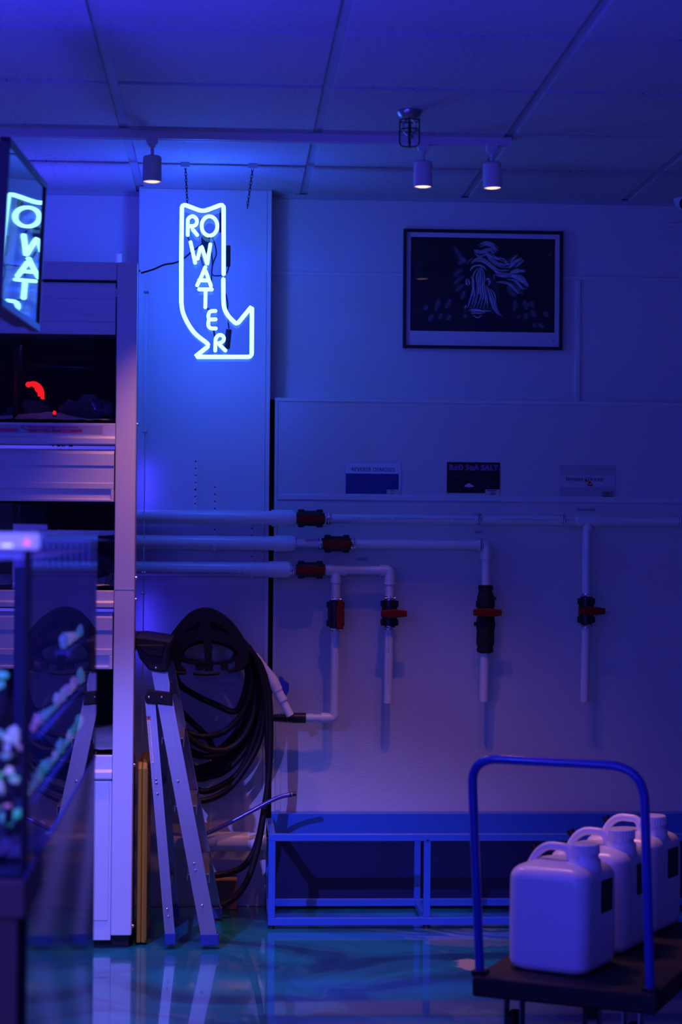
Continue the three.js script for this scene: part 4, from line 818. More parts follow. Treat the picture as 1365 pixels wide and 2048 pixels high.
  { // middle line
    const t = thing('plumbing_pipe', 'middle white water pipe ending in a drop with a black taped valve', 'pipe'); const y = ylev([[400, 1087.5], [800, 1086.5]]), x = px => X(px, y);
    pipe(t, P(xr + 0.004, y), P(x(550), y), RB); coupling(t, P(x(548), y), P(x(586), y), RB + 0.0042); part('bushing', rod(P(x(585), y), P(x(591), y), RB + 0.0005, RB + 0.0005, 26), M.pvc, t);
    pipe(t, P(x(588), y), P(x(640), y), RS - 0.001); clamp(t, P(x(641), y), XA, 0.0215); valve(t, P((x(648) + x(700)) / 2, y), XA, XA); clamp(t, P(x(706), y), XA, 0.0215);
    const xe = q(973, 1110).x; pipe(t, P(x(698), y), P(xe - 0.02, y), RS - 0.0005); elbow(t, P(xe, y), 1, 0.032, 0.052, RS + 0.0036); hanger(t, P(xe - 0.022, y));
    const yv = Yp(1224, 973); pipe(t, P(xe, y - 0.04), P(xe, yv + 0.05), RS - 0.001); const v = valve(t, P(xe, yv), YA, XA, 0.104, M.blackMatte, 'taped valve');
    const wrap = (pts) => lathe(pts.map(([r, py]) => [r, Yp(py, 972)]).sort((a, b) => a[1] - b[1]), V(xe - 0.001, 0, ZPIPE), YA, 18);
    const ragged = g => { const p = g.attributes.position; for (let i = 0; i < p.count; i++) { const dx = p.getX(i) - xe, dz = p.getZ(i) - ZPIPE, f = 1 + 0.14 * noise.noise(p.getX(i) * 60, p.getY(i) * 90, p.getZ(i) * 60); p.setX(i, xe + dx * f); p.setZ(i, ZPIPE + dz * f); } g.computeVertexNormals(); return g; };
    part('tape_wrap', ragged(wrap([[0.020, 1170], [0.027, 1171.5], [0.028, 1176], [0.0255, 1183], [0.027, 1186], [0.031, 1192], [0.031, 1197], [0.0315, 1201], [0.034, 1204], [0.034, 1214], [0.030, 1217]])), M.blackMatte, t, 'black tape wrap');
    part('tape_wrap', ragged(wrap([[0.030, 1231], [0.033, 1234], [0.033, 1243], [0.037, 1245], [0.036, 1252], [0.034, 1262], [0.034, 1275], [0.031, 1288], [0.0285, 1293], [0.030, 1298], [0.029, 1304], [0.021, 1306]])), M.blackMatte, t, 'black tape wrap');
    part('tape_tail', merge([bx(xe - 0.044, xe - 0.026, Yp(1252, 972), Yp(1244, 972), ZPIPE + 0.004, ZPIPE + 0.010, 0.001), bx(xe + 0.02, xe + 0.037, Yp(1200, 972), Yp(1194, 972), ZPIPE + 0.012, ZPIPE + 0.018, 0.001)]), M.blackMatte, t);
    pipe(t, P(xe - 0.002, yv - 0.05), P(xe - 0.005, Yp(1403, 970)), RS * 0.97); settle(t);
  }
  { // lowest line
    const t = thing('plumbing_pipe', 'lowest white water pipe with two valved drops, the left one bent back towards the hose', 'pipe'); const y = ylev([[400, 1139.5], [720, 1138.5]]), x = px => X(px, y);
    const p0 = pipe(t, P(xr + 0.004, y), P(x(542), y), RB); print(p0, P(x(290), y), P(x(520), y), RB, 0.62, charl, false);
    coupling(t, P(x(538), y), P(x(576), y), RB + 0.0042); part('bushing', rod(P(x(575), y), P(x(580), y), RB + 0.0005, RB + 0.0005, 26), M.pvc, t);
    clamp(t, P(x(584), y), XA, 0.0215); valve(t, P((x(592) + x(650)) / 2, y), XA, XA);
    const xt = q(672, 1160).x, xe = q(779.5, 1160).x; tee(t, P(xt, y), 0.038, 0.048, RS + 0.0034); pipe(t, P(xt + 0.034, y), P(xe - 0.02, y), RS - 0.001); elbow(t, P(xe, y), 1, 0.036, 0.052, RS + 0.003);
    const charl2 = txt('CHARLOTTE PIPE      1 IN  PVC SCH 40  PVC', 512);
    { const yv = Yp(1228, 671); pipe(t, P(xt, y - 0.042), P(xt, yv + 0.052), RS); clamp(t, P(xt, yv + 0.054), YA, 0.0195); valve(t, P(xt, yv), YA, YA, 0.108).children.find(m => m.name === 'handle').position.x += 0.014; clamp(t, P(xt, yv - 0.054), YA, 0.0195);
      const yl = Yp(1436, 660); pipe(t, P(xt, yv - 0.05), P(xt - 0.001, yl + 0.012), RS * 0.98);
      part('elbow', merge([tube(rounded([P(xt - 0.001, yl + 0.026), P(xt - 0.001, yl), P(xt - 0.05, yl)], 0.024, 8), RS + 0.001, 22, 0.004, false), rod(P(xt - 0.030, yl), P(xt - 0.050, yl), RS + 0.0026, RS + 0.0026, 22)]), M.pvc, t);
      part('hose_barb', merge([rod(P(xt - 0.048, yl), P(xt - 0.078, yl), 0.0135, 0.0135, 18), rod(P(xt - 0.054, yl), P(xt - 0.058, yl), 0.016, 0.016, 18), rod(P(xt - 0.078, yl), P(xt - 0.108, yl), 0.0165, 0.0155, 8)]), M.pvc, t);
      part('hose_nut', merge([rod(P(xt - 0.106, yl), P(xt - 0.150, yl), 0.0185, 0.0185, 20), ...[0, 1, 2, 3, 4, 5, 6].map(i => rod(P(xt - 0.108 - i * 0.006, yl), P(xt - 0.111 - i * 0.006, yl), 0.0195, 0.0195, 20))]), M.black, t, 'black hose nut');
      const sp = []; for (let i = 0; i <= 150; i++) { const a = i / 150 * Math.PI * 2 * 11; sp.push(V(xt - 0.150 - 0.085 * i / 150, yl + (0.0175 - 0.006 * i / 150) * Math.cos(a), ZPIPE + (0.0175 - 0.006 * i / 150) * Math.sin(a))); }
      part('spring_guard', merge([tube(sp, 0.0026, 7, 0.004), rod(P(xt - 0.15, yl), P(xt - 0.235, yl), 0.0135, 0.010, 14)]), M.black, t, 'black spring guard'); }
    { const yv = Yp(1226, 781); pipe(t, P(xe, y - 0.045), P(xe, yv + 0.052), RS - 0.001); clamp(t, P(xe + 0.001, yv + 0.055), YA, 0.0205); valve(t, P(xe + 0.001, yv), YA, XA, 0.094).children.find(m => m.name === 'handle').position.x += 0.012; clamp(t, P(xe, yv - 0.054), YA, 0.0205);
      const b = P(xe - 0.002, Yp(1406, 780)); const p = pipe(t, P(xe, yv - 0.05), b, RS * 0.94); print(p, P(xe - 0.001, yv - 0.068), b, RS * 0.94, 0.1, charl2, false); }
    settle(t);
  }
  // perforated straps carrying the pipes on the pilaster
  const strap = (px, p0, p1, pc, label) => { const t = thing('pipe_hanger', label, 'pipe hanger', 'white perforated pipe hangers'); const a = S(px, p0, ZP + 0.006), b = S(px, p1, ZP + 0.006), w = 0.0058, x = (a.x + b.x) / 2;
    const holes = []; for (let y = a.y - 0.012; y > b.y + 0.008; y -= 0.026) { const h = new THREE.Path(); h.absarc(x, y, 0.0028, 0, Math.PI * 2, false); holes.push(h); }
    part('strip', slab([[x - w, b.y], [x + w, b.y], [x + w, a.y], [x - w, a.y]], ZP + 0.0005, ZP + 0.0055, 0.0006, holes), M.pvc, t);
    part('hole_shade', bx(x - w * 0.7, x + w * 0.7, b.y + 0.002, a.y - 0.002, ZP + 0.0002, ZP + 0.0012, 0), M.blackMatte, t);  // black strip added behind the holes so they look dark
    const sc = V(x + 0.0005, a.y - 0.012 - 0.026 * 4, ZP + 0.004); if (sc.y > b.y) part('screw', rod(sc, sc.clone().add(V(0, 0, 0.004)), 0.0042, 0.0038, 10), M.black, t);
    const yc = pc, hook = []; for (let i = 0; i <= 16; i++) { const an = Math.PI * (0.5 + i / 16); hook.push([ZPIPE + (RB + 0.004) * Math.cos(an) * -1, yc + (RB + 0.004) * Math.sin(an)]); }
    const g = run([...hook.map(p => [p[0], p[1]]), ...hook.slice().reverse().map(p => [ZPIPE + (p[0] - ZPIPE) * 0.9, yc + (p[1] - yc) * 0.9])], x - w, x + w + 0.001); part('hook', g, M.pvc, t); settle(t); };
  const lv = [[400, 1035], [400, 1087.5], [400, 1139.5]].map(p => q(...p).y);
  strap(391, 916, 1022, lv[0], 'white perforated hanger holding the uppermost pipe, leftmost of the three');
  strap(430, 968, 1074, lv[1], 'white perforated hanger holding the middle pipe');
  strap(504, 1022, 1126, lv[2], 'white perforated hanger holding the lowest pipe, beside the shadow gap');
}

// ================================================================ NOTICES ON THE BOARD
{
  const sheet = (px0, py0, px1, py1, label, draw, cw, ch) => {
    const t = thing('notice', label, 'sign'); const a = S(px0, py0, ZBOARD), b = S(px1, py1, ZBOARD);
    const cv = document.createElement('canvas'); cv.width = cw; cv.height = ch; const g = cv.getContext('2d'); draw(g, cw, ch);
    const tx = new THREE.CanvasTexture(cv); tx.colorSpace = THREE.SRGBColorSpace; tx.anisotropy = 8;
    const w = b.x - a.x, h = a.y - b.y, geo = new THREE.BoxGeometry(w, h, 0.0012); geo.translate((a.x + b.x) / 2, (a.y + b.y) / 2, ZBOARD + 0.0018);
    part('printed_sheet', geo, phy(1, 1, 1, 0.35, { map: tx }), t); return t;
  };
  const tag = (t, px0, py0, px1, py1, col, lines) => {
    const a = S(px0, py0, ZBOARD), b = S(px1, py1, ZBOARD), cv = document.createElement('canvas'); cv.width = 128; cv.height = 64; const g = cv.getContext('2d'); g.fillStyle = col; g.fillRect(0, 0, 128, 64); g.fillStyle = '#1a1418'; for (const l of lines) g.fillRect(...l);
    const tx = new THREE.CanvasTexture(cv); tx.colorSpace = THREE.SRGBColorSpace;
    const geo = new THREE.BoxGeometry(b.x - a.x, a.y - b.y, 0.0008); geo.translate((a.x + b.x) / 2, (a.y + b.y) / 2, ZBOARD + 0.0031); part('price_tag', geo, new THREE.MeshStandardMaterial({ map: tx, roughness: 0.5 }), t, 'small pale price tag'); settle(t);
  };
  const t1 = sheet(690, 924, 803, 991.5, 'notice headed REVERSE OSMOSIS with a solid blue text block', (g, w, h) => {
    g.fillStyle = '#b9bfd2'; g.fillRect(0, 0, w, h); g.fillStyle = '#cdd3e2'; g.fillRect(12, 12, w - 24, h - 20);
    g.fillStyle = '#18204a'; g.font = '63px sans-serif'; g.textAlign = 'center'; g.fillText('REVERSE OSMOSIS', w / 2, 112, w * 0.86); g.strokeStyle = '#18204a'; g.lineWidth = 1.5; g.strokeText('REVERSE OSMOSIS', w / 2, 112, w * 0.86);
    g.fillStyle = '#08307c'; g.fillRect(14, 140, w - 46, h - 158);
    g.fillStyle = '#2a6a9a'; for (const [x, y, ww] of [[190, 160, 300], [190, 180, 180], [60, 200, 480], [50, 222, 560], [50, 245, 500], [330, 268, 240], [50, 290, 380], [60, 312, 470], [50, 334, 200], [50, 356, 430], [160, 378, 360], [50, 400, 380]]) if (y < h - 22) { for (let k = x; k < x + ww; k += 16) g.fillRect(k, y, 13, 2.2); }
  }, 680, 408);
  tag(t1, 774, 979, 801, 991, '#c9b9b4', [[40, 12, 40, 5], [36, 38, 32, 6]]);
  const t2 = sheet(894.5, 924, 1000, 986.5, 'dark notice headed RED SEA SALT with a small white heap of salt', (g, w, h) => {
    g.fillStyle = '#0b090c'; g.fillRect(0, 0, w, h); g.fillStyle = '#8a5a96'; g.font = 'bold 92px sans-serif'; g.textAlign = 'center'; g.lineJoin = 'round'; g.lineWidth = 9; g.strokeStyle = '#8a5a96';
    g.fillText('ReD SeA SALT', w / 2, 98, w * 0.95); g.strokeText('ReD SeA SALT', w / 2, 98, w * 0.95);
    g.fillStyle = '#cfd0da'; g.beginPath(); g.moveTo(205, 296); g.lineTo(246, 268); g.quadraticCurveTo(268, 254, 288, 268); g.lineTo(334, 296); g.quadraticCurveTo(300, 310, 268, 310); g.quadraticCurveTo(236, 310, 205, 296); g.fill();
    g.fillStyle = '#3a2f5a'; g.fillRect(46, 172, 100, 5); g.fillRect(46, 186, 110, 5); g.fillRect(56, 200, 80, 5);
    g.fillStyle = '#241d3c'; for (let i = 0; i < 60; i++) { g.beginPath(); g.arc(300 + 220 * rnd(), 130 + 190 * rnd(), 3 + 9 * rnd(), 0, 7); g.fill(); }
  }, 640, 380);
  tag(t2, 971, 979, 999.5, 993.5, '#c9bfc4', [[14, 8, 90, 7], [50, 22, 34, 5], [44, 34, 50, 6], [44, 44, 40, 4]]);
  const t3 = sheet(1120, 930, 1231, 996, 'white notice reading Instant Ocean with a small orange clownfish', (g, w, h) => {
    g.fillStyle = '#b2aebb'; g.fillRect(0, 0, w, h); g.fillStyle = '#c9c5cf'; g.fillRect(4, h * 0.31, w - 8, h * 0.36);
    g.fillStyle = '#14143a'; g.font = 'bold 66px serif'; g.textAlign = 'left'; g.fillText('Instant', 78, 196, 208); g.fillText('Ocean', 344, 196, 188);
    g.strokeStyle = '#3a4a78'; g.lineWidth = 3; for (const [a, b] of [[300, 20], [312, 34], [326, 46]]) { g.beginPath(); g.moveTo(a, 214); g.quadraticCurveTo(a - 8, 176, a + 14, 146); g.stroke(); }
    g.fillStyle = '#c0391a'; g.beginPath(); g.ellipse(330, 196, 30, 15, 0.9, 0, 7); g.fill(); g.beginPath(); g.ellipse(366, 218, 34, 18, 0.7, 0, 7); g.fill(); g.beginPath(); g.ellipse(372, 246, 36, 14, 0.1, 0, 7); g.fill();
    g.fillStyle = '#e6dcdc'; g.beginPath(); g.ellipse(346, 206, 6, 18, 0.8, 0, 7); g.fill(); g.beginPath(); g.ellipse(376, 232, 6, 17, 0.8, 0, 7); g.fill(); g.fillStyle = '#14101a'; g.beginPath(); g.arc(318, 184, 3.5, 0, 7); g.fill();
  }, 680, 404);
  tag(t3, 1205, 983, 1227, 995.5, '#8f8480', [[40, 8, 44, 5], [28, 20, 70, 4], [40, 30, 40, 4], [4, 50, 120, 8]]);
  const mini = (px0, py0, px1, py1, s, label) => { const t = thing('tape_label', label, 'label'); const a = S(px0, py0, ZBOARD), b = S(px1, py1, ZBOARD); const cv = document.createElement('canvas'); cv.width = 256; cv.height = 48; const g = cv.getContext('2d'); g.fillStyle = '#c4c0c8'; g.fillRect(0, 0, 256, 48); g.fillStyle = '#14101c'; g.font = 'bold 34px sans-serif'; g.textAlign = 'center'; g.fillText(s, 128, 36, 244); const tx = new THREE.CanvasTexture(cv); tx.colorSpace = THREE.SRGBColorSpace; const geo = new THREE.BoxGeometry(b.x - a.x, a.y - b.y, 0.0004); geo.translate((a.x + b.x) / 2, (a.y + b.y) / 2, ZBOARD + 0.0012); part('strip', geo, new THREE.MeshStandardMaterial({ map: tx, roughness: 0.5 }), t); settle(t); };
  mini(1154, 1015.5, 1192, 1023.5, 'INSTANT OCEAN', 'tiny tape label reading INSTANT OCEAN above the right tee');
  mini(946, 1060, 969, 1068.5, 'RED SEA', 'tiny tape label reading RED SEA above the middle pipe elbow');
  mini(711, 1114, 738, 1122.5, 'RO WATER', 'tiny tape label reading RO WATER above the lowest pipe tee');
}

// ================================================================ FRAMED PICTURE
{
  const t = thing('framed_picture', 'black framed photograph of a striped lionfish facing forward on a white mount', 'picture');
  const a = S(808, 457.5, ZW + 0.02), b = S(1125, 700, ZW + 0.02); const cx = (a.x + b.x) / 2, cy = (a.y + b.y) / 2, w = b.x - a.x, h = a.y - b.y, fw = 0.011;
  const rect = (hw, hh) => [[cx - hw, cy - hh], [cx + hw, cy - hh], [cx + hw, cy + hh], [cx - hw, cy + hh]];
  part('frame', slab(rect(w / 2, h / 2), ZW + 0.002, ZW + 0.024, 0.0015, [rect(w / 2 - fw, h / 2 - fw)]), M.black, t);
  const cv = document.createElement('canvas'); cv.width = 1160; cv.height = 884; const g = cv.getContext('2d');
  // drawn in the units of a 1230 x 937 sheet
  g.scale(1160 / 1230, 884 / 937); g.translate(-54, -92);
  g.fillStyle = '#d6d2da'; g.fillRect(54, 92, 1230, 937); g.fillStyle = '#07050a'; g.fillRect(91, 130, 1157, 778);
  g.save(); g.beginPath(); g.rect(91, 130, 1157, 778); g.clip(); g.lineCap = 'round'; g.lineJoin = 'round';
  // a brush stroke that swells and tapers, with a slightly uneven edge
  const ink = (pts, wd, al = 1) => {
    const c = new THREE.CatmullRomCurve3(pts.map(p => V(p[0], p[1], 0)), false, 'centripetal').getSpacedPoints(34), L = [], Rr = [], o = rnd(0, 50);
    c.forEach((p, i) => { const q = c[Math.min(34, i + 1)], s = c[Math.max(0, i - 1)], d = Math.hypot(q.x - s.x, q.y - s.y) || 1, u = i / 34, r = wd * (0.12 + 0.62 * Math.pow(Math.sin(Math.PI * (0.06 + 0.9 * u)), 0.7)) * (1 + 0.5 * noise.noise(u * 5 + o, o, 0)); const nx = -(q.y - s.y) / d, ny = (q.x - s.x) / d; L.push([p.x + nx * r, p.y + ny * r]); Rr.push([p.x - nx * r, p.y - ny * r]); });
    g.fillStyle = `rgba(206,208,226,${al})`; g.beginPath(); [...L, ...Rr.reverse()].forEach((p, i) => i ? g.lineTo(...p) : g.moveTo(...p)); g.closePath(); g.fill();
  };
  const soft = (pts, wd, al) => { for (let k = 7; k > 0; k--) ink(pts, wd * k / 3.4, al / 6.5); };
  for (const p of [[[440, 210], [490, 290], [530, 320]], [[470, 350], [500, 330], [540, 330]], [[440, 450], [480, 410], [510, 400]], [[440, 520], [480, 475], [520, 450]], [[450, 575], [490, 540], [520, 520]], [[500, 640], [515, 600], [520, 570]], [[230, 700], [215, 720], [210, 740]], [[290, 740], [310, 680], [320, 640]], [[370, 720], [395, 680], [410, 640]], [[240, 830], [260, 790], [270, 770]], [[320, 810], [335, 780], [345, 760]], [[390, 820], [400, 790], [405, 770]], [[520, 800], [530, 780], [540, 765]]]) soft(p, 22, 0.55);
  for (const p of [[[850, 330], [900, 310], [940, 270]], [[870, 360], [940, 340], [990, 300]], [[890, 410], [950, 400], [1005, 395]], [[900, 440], [960, 470], [1020, 520]], [[880, 500], [930, 530], [990, 590]], [[870, 520], [900, 580], [940, 610]], [[930, 640], [930, 690], [920, 730]], [[1000, 640], [1020, 700], [1020, 720]], [[1060, 650], [1065, 680], [1080, 700]], [[1010, 750], [1020, 780], [1025, 800]], [[1060, 720], [1080, 760], [1090, 785]], [[1160, 735], [1180, 760], [1190, 780]], [[1070, 845], [1090, 850], [1105, 850]], [[1120, 835], [1140, 850], [1160, 870]], [[950, 770], [958, 782], [962, 790]], [[1200, 255], [1210, 262], [1215, 266]]]) soft(p, 24, 0.6);
  // crown arcs and flank stripes
  for (const [p, wd] of [[[[650, 180], [690, 168], [740, 185], [790, 235]], 12], [[[640, 205], [700, 185], [750, 215], [775, 250]], 10], [[[595, 232], [660, 245], [720, 225], [760, 260]], 15], [[[600, 255], [640, 285], [690, 268], [740, 285]], 10], [[[685, 250], [760, 295], [830, 300], [860, 330]], 12], [[[700, 280], [780, 335], [840, 350], [880, 340]], 12], [[[575, 335], [620, 305], [680, 312], [740, 360], [800, 395], [880, 395]], 13], [[[610, 325], [660, 325], [720, 360], [790, 410], [870, 420]], 8], [[[760, 400], [830, 440], [900, 440], [1000, 500]], 15], [[[765, 430], [800, 445], [850, 445]], 8], [[[880, 420], [940, 400], [1010, 400]], 16], [[[780, 495], [830, 495], [880, 510], [960, 590]], 13], [[[880, 380], [920, 330], [980, 290]], 13], [[[900, 440], [970, 450], [1035, 530]], 20], [[[760, 470], [760, 440], [750, 430]], 5]]) { ink(p, wd * 1.25, 0.72); }
  for (const [p, wd] of [[[[600, 245], [640, 262], [690, 246], [735, 262], [790, 300]], 8], [[[570, 350], [612, 322], [672, 330], [730, 376], [790, 420]], 7], [[[705, 300], [770, 350], [850, 372], [900, 360]], 9], [[[770, 300], [830, 320], [880, 350]], 8], [[[860, 470], [930, 480], [985, 540], [1030, 545]], 14], [[[890, 350], [910, 300], [950, 262]], 9], [[[930, 370], [975, 330], [1000, 310]], 10], [[[900, 470], [945, 500], [1000, 560]], 12], [[[620, 195], [690, 160], [750, 175], [800, 215]], 7], [[[585, 300], [560, 320], [540, 350]], 7]]) ink(p, wd, 0.6);
  // face: stripes running down from the brow, splaying over the jaw
  for (const [p, wd] of [[[[565, 405], [590, 370], [640, 358], [680, 375], [695, 400]], 9], [[[632, 375], [595, 440], [590, 520], [600, 600], [575, 715]], 11], [[[640, 380], [622, 450], [630, 540], [625, 600], [598, 715]], 12], [[[648, 370], [640, 460], [640, 560], [650, 610], [622, 718]], 10], [[[655, 375], [658, 470], [660, 560], [668, 620], [650, 718]], 13], [[[662, 372], [680, 450], [672, 560], [690, 630], [676, 718]], 10], [[[668, 480], [690, 560], [700, 620], [712, 720]], 10], [[[572, 455], [592, 480], [590, 560], [570, 640], [550, 710]], 9], [[[545, 470], [548, 500], [560, 525]], 22], [[[690, 480], [710, 470], [722, 500], [712, 530]], 12], [[[712, 540], [740, 600], [755, 680], [775, 740]], 13], [[[730, 550], [765, 600], [770, 680], [800, 750], [830, 775]], 10], [[[695, 520], [720, 590], [735, 650], [760, 720], [800, 770]], 9], [[[540, 690], [530, 710], [525, 720]], 7], [[[555, 735], [600, 725], [660, 735], [740, 735]], 8], [[[575, 750], [630, 742], [690, 752]], 20], [[[590, 772], [630, 792], [665, 770]], 5]]) { ink(p, wd * 1.15, 0.85); if (wd > 9.5) { g.strokeStyle = 'rgba(16,10,26,0.75)'; g.lineWidth = wd * 0.4; g.beginPath(); g.moveTo(...p[0]); for (let i = 1; i < p.length - 1; i++) g.quadraticCurveTo(p[i][0], p[i][1], (p[i][0] + p[i + 1][0]) / 2, (p[i][1] + p[i + 1][1]) / 2); g.lineTo(...p[p.length - 1]); g.stroke(); } }
  for (let i = 0; i < 70; i++) { const x = 520 + 240 * rnd(), y = 690 + 60 * rnd(); ink([[x, y], [x + rnd(-6, 6), y + rnd(4, 14)]], rnd(1.5, 4), 0.6); }
  for (let i = 0; i < 26; i++) { const x = 760 + 110 * rnd(), y = 690 + 110 * rnd(); if (Math.abs(y - 690 - (x - 760)) < 24) ink([[x, y], [x + 3, y + 2]], rnd(2, 4), 0.7); }
  for (let i = 0; i < 9; i++) ink([[712 + i * 8, 420 + i * 4], [722 + i * 9, 470 + i * 12], [742 + i * 8, 520 + i * 20]], 2.5, 0.35);
  g.restore();
  g.fillStyle = '#2b9a8a'; g.fillRect(1232, 968, 14, 10);
  const tx = new THREE.CanvasTexture(cv); tx.colorSpace = THREE.SRGBColorSpace; tx.anisotropy = 8;
  part('print', new THREE.PlaneGeometry(w - 2 * fw, h - 2 * fw).translate(cx, cy, ZW + 0.010), new THREE.MeshStandardMaterial({ map: tx, roughness: 0.8 }), t, 'photograph of a striped lionfish');
  part('glass', new THREE.PlaneGeometry(w - 2 * fw, h - 2 * fw).translate(cx, cy, ZW + 0.016), M.glass, t);
  settle(t);
}

// ================================================================ LOW BLUE STAND WITH ITS TRAY
{
  const zf = -6.86, zr = -7.235, Yf = py => S(700, py, zf).y;
  const xl = S(537, 1760, zf).x, xm0 = S(848.5, 1760, zf).x, xm1 = S(862, 1760, zf).x, xe = XR - 0.05;
  const y0 = 0.012, y1 = Yf(1668.5), k = 0.0245;
  const t = thing('metal_stand', 'long low blue square-tube stand with a solid blue rear beam along the wall', 'stand');
  const bar = (n, ...b) => part(n, bx(...b, 0.002), M.bluePaint, t);
  const zw = ZBOARD + 0.004, yb0 = 0.262, yb1 = S(700, 1627, zw + 0.06).y;
  bar('top_rail', xl, xe, y1 - k, y1, zf - k, zf);
  for (const [z0, z1, top] of [[zf - k, zf, y1 - k], [zr, zr + k, yb0]]) {
    bar('bottom_rail', xl, xe, y0, y0 + k + 0.002, z0, z1);
    for (const [a, b] of [[xl, xl + k], [xm0, xm1], [xe - k, xe]]) bar('post', a, b, y0 + k + 0.002, top, z0 + 0.0005, z1 - 0.0005);
  }
  bar('rear_beam', S(543, 1650, zw + 0.06).x, xe, yb0, yb1, zw, zw + 0.06);
  for (const x of [xl, xe - k]) { bar('side_rail', x + 0.0005, x + k - 0.0005, y1 - k + 0.0005, y1 - 0.0005, zw + 0.06, zf - k); }
  for (const x of [xl, xm0, xe - k]) bar('side_rail', x + 0.0005, x + k - 0.0005, y0, y0 + k, zr + k, zf - k);
  for (const x of [xl + 0.012, xm0 + 0.012, xe - 0.012]) for (const z of [zf - 0.013, zr + 0.013]) part('foot', new THREE.CylinderGeometry(0.010, 0.012, 0.0125, 14).translate(x, 0.00625, z), M.rubber, t);
  part('screw', rod(V((xm0 + xm1) / 2, y1 - k * 1.05 + 0.004, zf), V((xm0 + xm1) / 2, y1 - k * 1.05 + 0.004, zf + 0.003), 0.004, 0.003, 8), M.black, t);
  part('dark_backing', bx(xl + k, xe - k, y0 + k + 0.003, yb0 - 0.001, zr + 0.002, zr + 0.006, 0.001), std(0.002, 0.006, 0.07, 0.5), t, 'dark blue sheet added to darken the inside');  // sheet added to make the inside of the stand dark
  settle(t);
}

